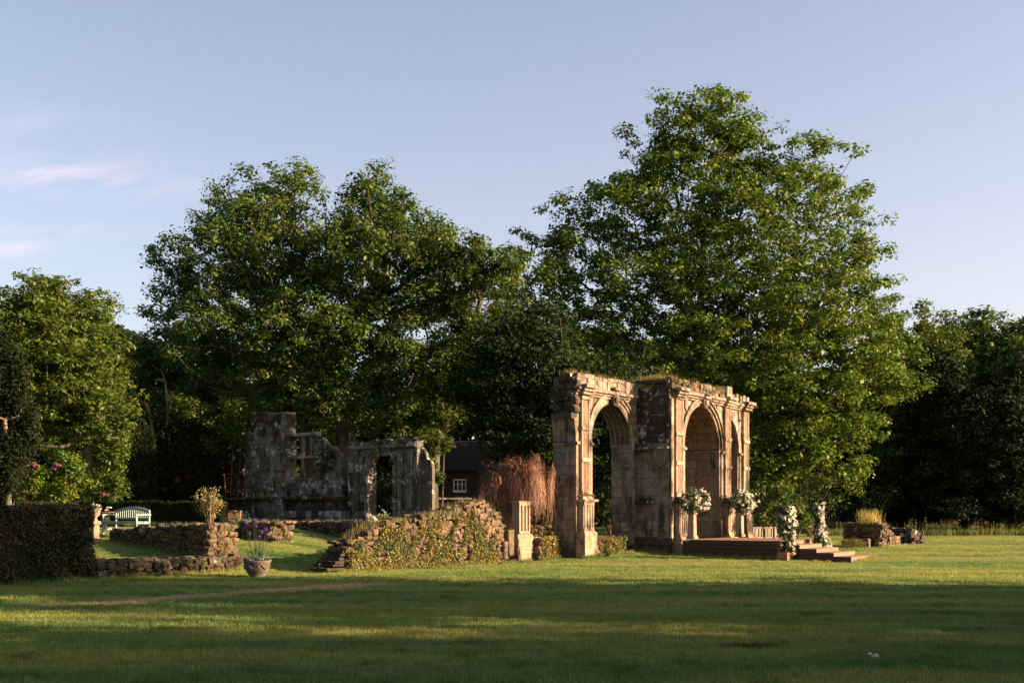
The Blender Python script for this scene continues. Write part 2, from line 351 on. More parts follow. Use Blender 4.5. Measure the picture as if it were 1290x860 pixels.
def scatter(name, pts, meshes, smin, smax, label, kind='stuff', seed=1):
    """one object: points carrying instanced tufts"""
    rs = np.random.RandomState(seed)
    me = bpy.data.meshes.new(name); me.vertices.add(len(pts)); me.vertices.foreach_set('co', np.asarray(pts, np.float32).ravel()); me.update()
    o = link(bpy.data.objects.new(name, me)); tag(o, label, kind=kind)
    ng = bpy.data.node_groups.new(name + '_nodes', 'GeometryNodeTree')
    ng.interface.new_socket('Geometry', in_out='INPUT', socket_type='NodeSocketGeometry'); ng.interface.new_socket('Geometry', in_out='OUTPUT', socket_type='NodeSocketGeometry')
    gi = ng.nodes.new('NodeGroupInput'); go = ng.nodes.new('NodeGroupOutput'); m2p = ng.nodes.new('GeometryNodeMeshToPoints')
    ng.links.new(gi.outputs[0], m2p.inputs[0])
    g2i = ng.nodes.new('GeometryNodeGeometryToInstance')
    for mm in meshes:
        oi = ng.nodes.new('GeometryNodeObjectInfo'); so_ = bpy.data.objects.new('grass_tuft', mm); oi.inputs[0].default_value = so_
        ng.links.new(oi.outputs['Geometry'], g2i.inputs[0])
    iop = ng.nodes.new('GeometryNodeInstanceOnPoints'); ng.links.new(m2p.outputs[0], iop.inputs['Points']); ng.links.new(g2i.outputs[0], iop.inputs['Instance'])
    iop.inputs['Pick Instance'].default_value = True
    rv = ng.nodes.new('FunctionNodeRandomValue'); rv.data_type = 'FLOAT_VECTOR'
    rv.inputs[0].default_value = (-.12, -.12, 0); rv.inputs[1].default_value = (.12, .12, 6.283); ng.links.new(rv.outputs[0], iop.inputs['Rotation'])
    rf = ng.nodes.new('FunctionNodeRandomValue'); rf.data_type = 'FLOAT'; 
    fl = [s for s in rf.inputs if s.type == 'VALUE']; fl[0].default_value = smin; fl[1].default_value = smax
    ng.links.new([s for s in rf.outputs if s.type == 'VALUE'][0], iop.inputs['Scale'])
    ng.links.new(iop.outputs[0], go.inputs[0])
    md = o.modifiers.new('tufts', 'NODES'); md.node_group = ng
    return o
rs = np.random.RandomState(3)
def frustum_pts(y0, y1, sp, marg=1.5):
    P = []
    y = y0
    A = .48 * (y1 * y1 - y0 * y0) + marg * 2 * (y1 - y0); n = int(A / sp / sp)
    u = rs.uniform(0, 1, n); Y = np.sqrt(y0 * y0 + u * (y1 * y1 - y0 * y0)); X = rs.uniform(-1, 1, n) * (.475 * Y + marg)
    return np.stack([X, Y, terrain(X, Y)], -1)
pts = np.concatenate([frustum_pts(9.5, 20, .085), frustum_pts(20, 34, .13), frustum_pts(34, 62, .24)])
tm_ = [blade_tuft(18, .048, .075, .009, s, GRASSM, .55) for s in range(5)]
scatter('lawn_grass', pts, tm_, .7, 1.5, 'short mown grass blades covering the lawn')

# ------------------------------------------------------------------ shared stone meshes
def unit_block(seed, jit=.0, bev=.08, sub=0, rough=0):
    bm = bmesh.new(); bmesh.ops.create_cube(bm, size=1)
    rr = random.Random(seed)
    if sub: bmesh.ops.subdivide_edges(bm, edges=bm.edges[:], cuts=sub, use_grid_fill=True)
    if rough:
        for v in bm.verts:
            l = v.co.length; v.co *= (.62 / l) ** rough
            v.co += Vector([rr.uniform(-jit, jit) for _ in range(3)])
    else:
        bmesh.ops.bevel(bm, geom=bm.edges[:], offset=bev, segments=1, affect='EDGES')
        for v in bm.verts: v.co += Vector([rr.uniform(-jit, jit) for _ in range(3)])
    V = [tuple(v.co) for v in bm.verts]; Fc = [tuple(v.index for v in f.verts) for f in bm.faces]
    bm.free(); return V, Fc
BLK = [unit_block(i, .022, .05) for i in range(6)]
RBL = [unit_block(40 + i, .09, sub=1, rough=.45) for i in range(8)]
_mc = {}
def stone_mesh(kind, i, mat, smooth=False):
    key = (kind, i, mat.name)
    if key not in _mc:
        V, Fc = (BLK if kind == 'b' else RBL)[i]
        me = bpy.data.meshes.new('stone'); me.from_pydata(V, [], Fc); me.materials.append(mat)
        _mc[key] = me
    return _mc[key]
def place_stone(parent, name, kind, mat, c, size, H, Nn, tilt=0, rr=random):
    o = bpy.data.objects.new(name, stone_mesh(kind, rr.randrange(6 if kind == 'b' else 8), mat))
    M = Matrix((Vector(H), Vector(Nn), Vector((0, 0, 1)))).transposed().to_4x4()
    S = Matrix.Diagonal((size[0], size[1], size[2], 1))
    T = Matrix.Rotation(rr.uniform(-tilt, tilt), 4, 'Y') @ Matrix.Rotation(rr.uniform(-tilt, tilt), 4, 'Z') if tilt else Matrix.Identity(4)
    o.matrix_basis = Matrix.Translation(c) @ M @ T @ S
    link(o, parent); return o
class Frame:
    """a vertical face: origin, horizontal unit direction H, outward unit normal N"""
    def __init__(s, O, H, Nn): s.O = Vector((O[0], O[1], 0)); s.H = Vector((H[0], H[1], 0)).normalized(); s.N = Vector((Nn[0], Nn[1], 0)).normalized()
    def p(s, u, z, d=0): return s.O + s.H * u + s.N * d + Vector((0, 0, z))
    def u_of(s, px, d=0):
        k = (px - 645) / F; o = s.O + s.N * d
        return (k * o.y - o.x) / (s.H.x - k * s.H.y)
    def z_of(s, u, py, d=0): return ZW(py, s.p(u, 0, d).y)
    def pz(s, px, py, d=0):
        u = s.u_of(px, d); return u, s.z_of(u, py, d)
def ashlar(parent, fr, u0, u1, z0, z1, ch, bl, mat, skip=None, proud=.02, depth=.12, seed=1, name='stone', ztop=None, matf=None):
    rr = random.Random(seed); z = z0; row = 0; n = 0
    while z < z1 - .05:
        h = min(ch * rr.uniform(.85, 1.15), z1 - z)
        if z1 - z - h < .12: h = z1 - z
        ex = sorted(skip(z, z + h)) if skip else []
        segs = []; a = u0
        for (e0, e1) in ex:
            if e1 <= a: continue
            if e0 >= u1: break
            if e0 > a: segs.append((a, min(e0, u1)))
            a = max(a, e1)
        if a < u1: segs.append((a, u1))
        for (a, b) in segs:
            u = a; first = True
            while u < b - .04:
                l = bl * rr.uniform(.7, 1.3) * (.6 if first and row % 2 else 1); first = False
                if b - u - l < bl * .35: l = b - u
                if ztop is None or z + h * .6 < ztop(u + l / 2):
                    pr = proud * rr.uniform(.3, 1.6)
                    mt = matf(u + l / 2, z + h / 2, rr) if matf else mat
                    place_stone(parent, name, 'b', mt, fr.p(u + l / 2, z + h / 2, pr - depth / 2), (l - .02, depth, h - .02), fr.H, fr.N, 0, rr); n += 1
                u += l
        z += h; row += 1
    return n
def slab(mb, fr, us, zlo, zhi, d0, d1):
    """closed slab between depths d0 (front) and d1 (back), heights vary along u"""
    V = []; Fc = []
    for u in us:
        V += [fr.p(u, zlo(u), d0), fr.p(u, zhi(u), d0), fr.p(u, zhi(u), d1), fr.p(u, zlo(u), d1)]
    for i in range(len(us) - 1):
        a = i * 4; b = a + 4
        Fc += [(a, b, b + 1, a + 1), (a + 1, b + 1, b + 2, a + 2), (a + 2, b + 2, b + 3, a + 3), (a + 3, b + 3, b, a)]
    n = (len(us) - 1) * 4; Fc += [(0, 1, 2, 3), (n + 3, n + 2, n + 1, n)]
    mb.add(V, Fc)
def lin(a, b, n): return [a + (b - a) * i / (n - 1) for i in range(n)]
class Arch:
    def __init__(s, uc, zs, w, r): s.uc, s.zs, s.w, s.r = uc, zs, w, r; s.R = (w * w + r * r) / (2 * w); s.c = s.R - w
    def z(s, u, off=0):
        x = abs(u - s.uc) + s.c; q = (s.R + off) ** 2 - x * x
        return s.zs + math.sqrt(max(q, 0))
    def half(s, z, off=0):
        if z <= s.zs: return s.w + off
        q = (s.R + off) ** 2 - (z - s.zs) ** 2
        return max(math.sqrt(q) - s.c, 0) if q > 0 else 0
    def pt(s, t, off=0):     # t in -1..1 left spring to right spring
        amax = math.acos(min(1, s.c / s.R)); a = amax * (1 - abs(t)) if True else 0
        x = (s.R + off) * math.cos(a) - s.c; z = (s.R + off) * math.sin(a)
        return s.uc + (x if t > 0 else -x), s.zs + z
def voussoirs(parent, fr, A, band, proud, mat, n, t0=-1, t1=1, depth=.25, name='voussoir'):
    for i in range(n):
        a = t0 + (t1 - t0) * (i + .03) / n; b = t0 + (t1 - t0) * (i + .97) / n
        if a < 0 < b: a, b = (a, -.001) if -a > b else (.001, b)
        mb = MB(); k = 2; inn = [A.pt(a + (b - a) * j / k, .0) for j in range(k + 1)]; o_ = [A.pt(a + (b - a) * j / k, band) for j in range(k + 1)]
        m_ = [A.pt(a + (b - a) * j / k, band * .55) for j in range(k + 1)]
        pr = proud + random.uniform(-.006, .006)
        poly = [fr.p(u, z, pr - depth) for u, z in inn] + [fr.p(u, z, pr - depth) for u, z in m_[::-1]]
        mb.prism(poly, fr.N * (depth - .03))
        poly = [fr.p(u, z, pr - depth) for u, z in m_] + [fr.p(u, z, pr - depth) for u, z in o_[::-1]]
        mb.prism(poly, fr.N * (depth + .02))
        mb.build(name, mat, parent)
def hood(parent, fr, A, off, wd, proud, mat, t0=-1, t1=1, n=28, name='hood_mould'):
    mb = MB(); ts = [t for t in lin(t0, t1, n)]
    V = []; Fc = []
    for t in ts:
        u, z = A.pt(t, off); u2, z2 = A.pt(t, off + wd)
        V += [fr.p(u, z, -.05), fr.p(u, z, proud), fr.p(u2, z2, proud * .8), fr.p(u2, z2, -.05)]
    for i in range(n - 1):
        a = i * 4; b = a + 4
        for j in range(4): Fc.append((a + j, a + (j + 1) % 4, b + (j + 1) % 4, b + j))
    Fc += [(0, 1, 2, 3), ((n - 1) * 4 + 3, (n - 1) * 4 + 2, (n - 1) * 4 + 1, (n - 1) * 4)]
    mb.add(V, Fc); return mb.build(name, mat, parent, jit=.006)

# ------------------------------------------------------------------ foliage
def leaf_np(C, rad, n, size, rs, up=.8, outw=.7, aspect=.6, flat=.5, centre=None, droop=0):
    """n diamond leaves around each centre C (k,3) -> verts, quads"""
    k = len(C); T = k * n; rad = np.broadcast_to(np.asarray(rad, float), (k,))
    d = rs.normal(size=(T, 3)); d /= np.linalg.norm(d, axis=1, keepdims=True)
    r = rs.uniform(0, 1, T) ** .45
    off = d * r[:, None] * np.repeat(rad, n)[:, None]; off[:, 2] *= flat
    if droop: off[:, 2] -= droop * (np.linalg.norm(off[:, :2], axis=1))
    P = np.repeat(C, n, axis=0) + off
    nr = d * outw + rs.normal(size=(T, 3)) * .45; nr[:, 2] += up
    nr /= np.linalg.norm(nr, axis=1, keepdims=True)
    a = np.cross(nr, rs.normal(size=(T, 3))); a /= np.linalg.norm(a, axis=1, keepdims=True) + 1e-9
    b = np.cross(nr, a)
    s = size * (.5 + 1.15 * rs.uniform(0, 1, T) ** 1.6)[:, None] * np.repeat(rs.uniform(.8, 1.3, k), n)[:, None]
    V = np.stack([P - a * s * .5, P + b * s * aspect * .5 + nr * s * .06, P + a * s * .5 - nr * s * .05, P - b * s * aspect * .5 + nr * s * .06], 1).reshape(-1, 3)
    Q = np.arange(T * 4).reshape(-1, 4)
    return V, Q
def grow(base, trunk, targets, rs, zlow):
    """branch skeleton: every clump is joined to the nearest suitable branch point"""
    nodes = [np.array(base, float)]; par = [-1]; pl = [0.0]
    for q in trunk:
        q = np.array(q, float); d = np.linalg.norm(q - nodes[-1]); k = max(2, int(d / .9)); st = nodes[-1].copy(); last = len(nodes) - 1
        for j in range(1, k + 1):
            nodes.append(st + (q - st) * j / k + rs.normal(size=3) * .04 * (j < k)); par.append(last); last = len(nodes) - 1; pl.append(pl[par[-1]] + d / k * .55)
    NN = np.zeros((len(targets) * 6 + 400, 3)); PL = np.zeros(len(NN)); n = len(nodes)
    NN[:n] = nodes; PL[:n] = pl; par = list(par)
    top = np.array(trunk[-1]); order = np.argsort(np.linalg.norm(targets - (np.array(base) * .35 + top * .65), axis=1))
    leafidx = []
    for i in order:
        p = targets[i]; dv = p - NN[:n]; d = np.linalg.norm(dv, axis=1)
        cost = d + .38 * PL[:n] + 1.3 * np.maximum(0, NN[:n, 2] - p[2] + .15 * d) + 50 * (NN[:n, 2] < zlow)
        j = int(np.argmin(cost)); L = d[j]; k = min(4, max(1, int(L / 1.0))); st = NN[j].copy(); last = j
        bow = rs.normal(size=3) * .08 * L; bow[2] += .07 * L
        for q in range(1, k + 1):
            t = q / k; NN[n] = st + (p - st) * t + bow * math.sin(math.pi * t); PL[n] = PL[last] + L / k; par.append(last); last = n; n += 1
        leafidx.append(last)
    cnt = np.zeros(n)
    cnt[leafidx] += 1
    P = np.array(par)
    for i in range(n - 1, 0, -1):
        if P[i] >= 0: cnt[P[i]] += cnt[i]
    return NN[:n], P, cnt
def branch_mesh(NN, P, cnt, r0, ex, n_thin=3, rmax=9):
    rad = np.minimum(r0 * np.maximum(cnt, 1) ** ex, rmax)
    V = []; Q = []; base = 0
    for thick in (True, False):
        sel = [i for i in range(1, len(P)) if (rad[i] > .06) == thick]
        if not sel: continue
        sel = np.array(sel); k = 7 if thick else n_thin
        A = NN[P[sel]]; B = NN[sel]; ra = np.minimum(rad[P[sel]], rad[sel] * (1.35)); rb = rad[sel]
        d = B - A; d /= np.linalg.norm(d, axis=1, keepdims=True) + 1e-9
        a = np.cross(d, [.31, .93, .17]); a /= np.linalg.norm(a, axis=1, keepdims=True); c = np.cross(d, a)
        th = 2 * np.pi * np.arange(k) / k
        ring = a[:, None] * np.cos(th)[None, :, None] + c[:, None] * np.sin(th)[None, :, None]
        VA = (A - d * (ra * .3)[:, None])[:, None] + ring * ra[:, None, None]; VB = (B + d * (rb * .3)[:, None])[:, None] + ring * rb[:, None, None]
        VV = np.concatenate([VA, VB], 1).reshape(-1, 3); m = len(sel)
        o = base + np.arange(m)[:, None] * 2 * k; kk = np.arange(k)
        q = np.stack([o + kk, o + (kk + 1) % k, o + k + (kk + 1) % k, o + k + kk], -1).reshape(-1, 4)
        V.append(VV); Q.append(q); base += len(VV)
    return np.concatenate(V), np.concatenate(Q)
def tree(name, label, Y, base_px, blobs, nclump, nleaf, lsize, leafm, barkm=None, seed=1, rc=.75, flat=.5, deep=1.1, trunk_top=None, zlow=1.5,
         r0=.02, ex=.42, group=None, cat='tree', bx=None, up=.8, droop=0, aspect=.6, ymax=None, trunk_pts=None, shell=.55, rmax=9, nskel=None):
    """blobs: (px, py, r_px[, r_py[, dy]]) in the photograph's pixels, laid out at distance Y as real ellipsoids"""
    rs = np.random.RandomState(seed); barkm = barkm or BARK
    B = []
    for b in blobs:
        px, py, r = b[:3]; rv = b[3] if len(b) > 3 else r; dy = b[4] if len(b) > 4 else 0
        B.append((XW(px, Y), Y + dy, ZW(py, Y), r / F * Y, rv / F * Y))
    vol = np.array([b[3] ** 2 * b[4] for b in B]) ** .8; vol /= vol.sum()
    C = []
    for b, wgt in zip(B, vol):
        k = int(nclump * wgt) + 1; d = rs.normal(size=(k, 3)); d /= np.linalg.norm(d, axis=1, keepdims=True)
        r = 1 - shell * rs.uniform(0, 1, k) ** 1.3; r = np.where(rs.rand(k) < .08, rs.uniform(1.0, 1.07, k), r)
        q = d * r[:, None] * np.array([b[3], b[3] * deep, b[4]]); C.append(np.array(b[:3]) + q)
    C = np.concatenate(C)
    # lumpy outline: shift clumps by smooth noise
    C += .75 * np.sin(C[:, [1, 2, 0]] * 1.25 + seed) * np.array([.6, .6, .5]) + .3 * np.sin(C[:, [2, 0, 1]] * 3.1 + seed)
    x0 = bx if bx is not None else XW(base_px, Y); z0 = TZ(x0, Y) - .15
    C = C[C[:, 2] > z0 + .25]
    base = (x0, Y, z0)
    tp = trunk_pts if trunk_pts else [(x0 + rs.uniform(-.2, .2), Y, z0 + (np.max(C[:, 2]) - z0) * .3), ((x0 + C[:, 0].mean()) / 2, Y, z0 + (np.max(C[:, 2]) - z0) * .62)]
    NN, P, cnt = grow(base, tp, C if nskel is None else C[rs.permutation(len(C))[:nskel]], rs, z0 + zlow)
    t = thing(name, label, cat, (x0, Y, z0 + .15), group)
    V, Q = branch_mesh(NN, P, cnt, r0, ex, rmax=rmax)
    link(bpy.data.objects.new('trunk', mesh_np('trunk', V, Q, barkm, True)), t)
    V, Q = leaf_np(C, rc * rs.uniform(.6, 1.25, len(C)), nleaf, lsize, rs, up=up, flat=flat, droop=droop, aspect=aspect)
    link(bpy.data.objects.new('crown', mesh_np('crown', V, Q, leafm)), t)
    return t
def copy_tree(t, loc, rz=0, s=1.0, label=None, name=None):
    c = t.copy(); COL.objects.link(c); c.location = loc; c.rotation_euler = (0, 0, rz); c.scale = (s, s, s * 1.0)
    if label: c['label'] = label
    for ch in t.children:
        d = ch.copy(); COL.objects.link(d); d.parent = c; d.matrix_parent_inverse = ch.matrix_parent_inverse.copy()
    return c
def foliage_obj(name, C, rad, n, size, mat, seed=1, parent=None, **k):
    V, Q = leaf_np(np.asarray(C, float), rad, n, size, np.random.RandomState(seed), **k)
    return link(bpy.data.objects.new(name, mesh_np(name, V, Q, mat)), parent)
def spikes(name, P, h, wd, n, mat, seed=1, parent=None, lean=.35, spread=.12):
    """upright grass-like blades at points P"""
    rs = np.random.RandomState(seed); P = np.repeat(np.asarray(P, float), n, axis=0); T = len(P)
    P = P + np.stack([rs.normal(size=T) * spread, rs.normal(size=T) * spread, np.zeros(T)], -1)
    a = rs.uniform(0, 6.28, T); hh = h * rs.uniform(.45, 1.15, T); l = hh * lean * rs.uniform(-1, 1, T); b = rs.uniform(0, 6.28, T)
    W = np.stack([np.cos(a), np.sin(a), np.zeros(T)], -1) * wd / 2; D = np.stack([np.cos(b) * l, np.sin(b) * l, hh], -1)
    V = np.stack([P - W, P + W, P + W * .2 + D, P - W * .2 + D], 1).reshape(-1, 3)
    return link(bpy.data.objects.new(name, mesh_np(name, V, np.arange(T * 4).reshape(-1, 4), mat)), parent)
# ------------------------------------------------------------------ the folly (ruined arcade)
CA, SA = math.cos(R(54)), math.sin(R(54))
U = Vector((CA, SA, 0)); NV = Vector((SA, -CA, 0))      # along the facade, and its outward normal
def build_arcade():
    t = thing('ruined_arcade', 'tall sandstone garden arcade with carved arches and weeds on top, behind the timber platform', 'ruin', (2.26, 40, 0))
    f1 = Frame((2.26, 40), U, NV); O2 = f1.p(4.48, 0, 1.444); f2 = Frame(O2, U, NV)
    T1, P2 = .93, 1.444; T2 = T1 + P2
    A1 = Arch(2.6, 4.25, 1.5, 1.5); A2 = Arch(2.8, 4.2, 1.6, 1.74)
    rr = random.Random(5)
    # --- cores
    top1 = {}
    def ztop1(u): return 6.50 + .05 * math.sin(u * 7) + .04 * math.sin(u * 17)
    mb = MB()
    slab(mb, f1, lin(0, 1.1, 4), lambda u: -.2, ztop1, 0, -T1)
    slab(mb, f1, [1.1 + 3.0 * (1 - math.cos(math.pi * i / 30)) / 2 for i in range(31)], lambda u: A1.z(u), ztop1, 0, -T1)
    slab(mb, f1, lin(4.1, 4.6, 3), lambda u: -.2, ztop1, 0, -T1)
    w1 = mb.build('wall', MORTAR_L, t)
    def ztop2(u): return (6.62 if u < 5.3 else 6.36) + .05 * math.sin(u * 6 + 1) + .04 * math.sin(u * 15) - (.12 if 3.4 < u < 4.4 else 0)
    mb = MB()
    slab(mb, f2, lin(0, 1.2, 4), lambda u: -.2, ztop2, 0, -T2)
    slab(mb, f2, [1.2 + 3.2 * (1 - math.cos(math.pi * i / 30)) / 2 for i in range(31)], lambda u: A2.z(u), ztop2, 0, -T2)
    slab(mb, f2, lin(4.4, 5.32, 4), lambda u: -.2, ztop2, 0, -T2)
    def half(u): return 4.15 + 1.35 * math.sqrt(max(0, 1 - ((u - 5.32) / .86) ** 2))
    slab(mb, f2, [5.32 + .86 * math.sin(math.pi / 2 * i / 14) for i in range(15)], half, ztop2, 0, -T1)
    slab(mb, f2, lin(6.18, 7.1, 4), lambda u: -.2, ztop2, 0, -T1)
    w2 = mb.build('wall', MORTAR_L, t)
    # --- coursed stones of every face in view
    def darktop(z0, hi, cold, base):
        def f(u, z, r_): return cold if z + .35 * math.sin(u * 4) + r_.uniform(-.1, .1) > z0 else base
        return f
    side0 = Frame(f1.p(0, 0, -T1), NV, -U)          # left end, shaded
    ashlar(w1, side0, 0, T1, .05, 5.0, .40, .52, ST_FOLLY, seed=2, proud=.018)
    for k in range(46): place_stone(w1, 'stone', 'r', (ST_DARK, ST_BASE, ST_RUBBLE_D)[k % 3], side0.p(rr.uniform(.08, T1), 5.2 + 1.35 * (k / 46), rr.uniform(-.16, .0)), (rr.uniform(.2, .42), .3, rr.uniform(.16, .28)), side0.H, side0.N, .2, rr)
    rev1 = Frame(f1.p(4.1, 0, -T1), NV, -U)
    ashlar(w1, rev1, 0, T1, .1, 4.22, .36, .50, ST_FOLLY, seed=4)
    ashlar(w1, f1, 0, 1.1, .1, 5.85, .40, .55, ST_TRIM, skip=lambda a, b: [(max(0, 2.6 - A1.half(b, .34) - .0) if b > 4.3 else 1.1, 9)], seed=5, proud=.012)
    ashlar(w1, f1, .2, 4.46, 5.0, 5.85, .3, .5, ST_TRIM, skip=lambda a, b: [(0, .85), (2.6 - A1.half(a + .05, .34), 2.6 + A1.half(a + .05, .34))], seed=6, proud=.012)
    ret = Frame(f1.p(4.48, 0, 0), NV, -U)
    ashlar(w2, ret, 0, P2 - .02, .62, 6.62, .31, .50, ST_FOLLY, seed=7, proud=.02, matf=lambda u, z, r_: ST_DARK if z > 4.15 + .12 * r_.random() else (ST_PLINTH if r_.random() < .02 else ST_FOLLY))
    rev2 = Frame(f2.p(4.4, 0, -T2), NV, -U)
    ashlar(w2, rev2, 0, T2, .58, 4.18, .34, .62, ST_PANEL, seed=8, proud=.02, matf=lambda u, z, r_: ST_FOLLY if r_.random() < .5 else ST_PANEL)
    ashlar(w2, f2, 0, 5.3, 4.9, 6.1, .3, .5, ST_TRIM, skip=lambda a, b: [(2.8 - A2.half(a + .05, .30), 2.8 + A2.half(a + .05, .30))], seed=9, proud=.012)
    ashlar(w2, f2, 0, 1.2, .6, 4.9, .5, .42, ST_TRIM, seed=10, proud=.01, skip=lambda a, b: [(.3, .9)])
    ashlar(w2, f2, 4.42, 5.3, .6, 4.9, .5, .4, ST_TRIM, seed=11, proud=.01, skip=lambda a, b: [(4.72, 5.24)])
    ashlar(w2, f2, 6.2, 7.08, .6, 6.1, .5, .4, ST_TRIM, seed=12, proud=.01, skip=lambda a, b: [(6.55, 7.08)])
    ashlar(w1, f1, 4.12, 4.46, .3, 5.0, .36, .3, ST_TRIM, seed=13, proud=.012)
    ashlar(w2, f2, 5.32, 7.08, 5.0, 6.1, .3, .45, ST_TRIM, seed=14, proud=.012, skip=lambda a, b: [(5.0, 5.32 + (1.1 * math.sqrt(max(0, 1 - ((a - 4.15) / 1.58) ** 2)) if a < 5.7 else 0))])
    # --- impost bands
    for (fr, a, b, z, m) in ((side0, 0, T1 + .02, 4.02, ST_FOLLY), (rev1, 0, T1 + .02, 4.13, ST_TRIM), (rev2, .0, T2 + .02, 4.08, ST_PANEL)):
        mb = MB(); mb.box(fr.p((a + b) / 2, z + .05, .03), (b - a, .1, .09), fr.H, fr.N); mb.box(fr.p((a + b) / 2, z - .03, .015), (b - a, .06, .06), fr.H, fr.N)
        mb.build('impost', m, t, jit=.005)
    # rough broken ledge at the left end and lichened string courses on the return wall
    mb = MB(); 
    for i in range(5): mb.box(side0.p(.1 + i * .19, 5.08 + rr.uniform(-.02, .03), .06), (.17, .34, .2), side0.H, side0.N, top=.9)
    mb.build('ledge', ST_BASE, t, jit=.02)
    mb = MB()
    for i in range(6): mb.box(ret.p(.12 + i * .24, 4.1 + rr.uniform(-.01, .01), .05), (.22, .2, .07), ret.H, ret.N)
    mb.build('string_course', ST_PLINTH, t, jit=.008)
    mb = MB()
    for i in range(4): mb.box(ret.p(-.1 + i * .24, 2.02 + rr.uniform(-.02, .02), .09), (.23, .28, .14), ret.H, ret.N, top=.8)
    mb.build('broken_ledge', ST_DARK, t, jit=.02)
    # --- coffered soffit of the first arch
    mb = MB()
    nk = 13
    for k in range(nk + 1):
        tt = -1 + 2 * k / nk
        u, z = A1.pt(tt, -.035); mb.box(f1.p(u, z, -T1 / 2), (.05, T1, .05), f1.H, f1.N)
    for dd in (-.03, -.24, -.465, -.69, -.90):
        for k in range(26):
            u, z = A1.pt(-1 + 2 * (k + .5) / 26, -.035); u0, z0 = A1.pt(-1 + 2 * k / 26, -.035); u1_, z1_ = A1.pt(-1 + 2 * (k + 1) / 26, -.035)
            a = f1.p(u0, z0, dd); b = f1.p(u1_, z1_, dd); dirv = (b - a); L = dirv.length; dirv.normalize(); up_ = dirv.cross(f1.N)
            mb.box((a + b) / 2, (L * 1.05, .06, .06), dirv, f1.N, up_)
    mb.build('coffered_soffit', ST_FOLLY, t)
    # courses of the second, deeper vault
    mb = MB()
    for k in range(15):
        a = -1 + 2 * k / 15; b = a + 2 / 15 - .012
        for j in range(5):
            d0 = -.02 - j * T2 / 5; d1 = d0 - T2 / 5 + .02; off = rr.uniform(-.035, -.01)
            p = [A2.pt(a, .05), A2.pt(b, .05), A2.pt(b, off), A2.pt(a, off)]
            mb.prism([f2.p(u, z, d0) for u, z in p], f2.N * (d1 - d0))
    mb.build('vault_stones', ST_PANEL, t, kind='stuff')
    # --- archivolts
    av = MB(); av.box(f1.p(1.02, 4.2, .02), (.12, .1, .12), f1.H, f1.N); av = av.build('archivolt', ST_TRIM, t)
    voussoirs(av, f1, A1, .30, .04, ST_TRIM, 19)
    hood(t, f1, A1, .29, .07, .13, ST_TRIM)
    av2 = MB(); av2.box(f2.p(1.12, 4.15, .02), (.12, .1, .12), f2.H, f2.N); av2 = av2.build('archivolt', ST_TRIM, t)
    voussoirs(av2, f2, A2, .27, .04, ST_TRIM, 21)
    hood(t, f2, A2, .26, .07, .13, ST_TRIM)
    hood(t, f2, A2, .10, .05, .09, ST_TRIM)
    A3 = Arch(5.32, 4.15, .86, 1.35)
    # quarter arch of the third bay
    mb = MB(); n = 9
    for i in range(n):
        p = []
        for q in (0, .48, .97):
            th = math.pi / 2 * (i + q) / n; p.append((5.32 + .86 * math.cos(th), 4.15 + 1.35 * math.sin(th)))
        o_ = []
        for q in (.97, .48, 0):
            th = math.pi / 2 * (i + q) / n; o_.append((5.32 + 1.12 * math.cos(th), 4.15 + 1.60 * math.sin(th)))
        mb.prism([f2.p(u, z, -.1) for u, z in p + o_], f2.N * (.17 + .012 * (i % 2)))
    mb.build('archivolt', ST_TRIM, t)
    # stub of the broken arch left of the first pier
    mb = MB()
    fr = f1
    for i in range(6):
        a0, a1 = i / 6 * .9, (i + .96) / 6 * .9
        pin = [(-.13 * (a ** 1.6), 4.12 + a) for a in (a0, a1)]
        mb.prism([fr.p(pin[0][0], pin[0][1], -T1), fr.p(.12, pin[0][1], -T1), fr.p(.12, pin[1][1], -T1), fr.p(pin[1][0], pin[1][1], -T1)], fr.N * (T1 + .04))
    mb.build('broken_arch_springer', ST_TRIM, t, jit=.01)
    # colonnettes on the jambs
    for (fr, u, m) in ((f2, 4.55, ST_TRIM), (f2, 6.34, ST_TRIM), (f2, .12, ST_TRIM), (f1, .06, ST_TRIM), (f1, 1.02, ST_TRIM), (f2, 1.1, ST_TRIM)):
        mb = MB(); z0 = .6 if fr is f2 else .9
        if (fr is f2 and u == .12): mb.box(fr.p(u, (z0 + 6.0) / 2, .03), (.2, .1, 6.0 - z0), fr.H, fr.N)
        else:
            mb.box(fr.p(u, (z0 + 4.05) / 2, .02), (.15, .1, 4.05 - z0), fr.H, fr.N); mb.box(fr.p(u, 4.1, .05), (.22, .18, .1), fr.H, fr.N); mb.box(fr.p(u, 2.1, .03), (.19, .14, .12), fr.H, fr.N)
        mb.build('colonnette', m, t, bevel=.01)
    # --- pilasters and pedestals
    def pilaster(fr, u0, u1, ztp, dark=True):
        pc = (u0 + u1) / 2; wd = u1 - u0; pr = .13
        mb = MB(); mb.box(fr.p(pc, (2.2 + ztp) / 2, pr / 2 - .03), (wd - .04, pr + .06 - .05, ztp - 2.2), fr.H, fr.N)
        pl = mb.build('pilaster', ST_PANEL, t)
        mb = MB()       # raised rim, bands
        for x in (u0 + .035, u1 - .035): mb.box(fr.p(x, (2.2 + ztp) / 2, pr / 2 + .005), (.07, pr, ztp - 2.2), fr.H, fr.N)
        for z, h in ((2.28, .16), (3.5, .15), (4.65, .14), (ztp - .05, .12)): mb.box(fr.p(pc, z, pr / 2 + .018), (wd + .05, pr + .05, h), fr.H, fr.N)
        mb.build('moulding', ST_TRIM, pl, bevel=.008)
        mb = MB(); nfl = 4                     # reeded lower stage
        for k in range(nfl):
            x = u0 + .07 + (wd - .14) * (k + .5) / nfl; mb.box(fr.p(x, 2.9, pr - .035), ((wd - .14) / nfl * .55, .05, 1.05), fr.H, fr.N)
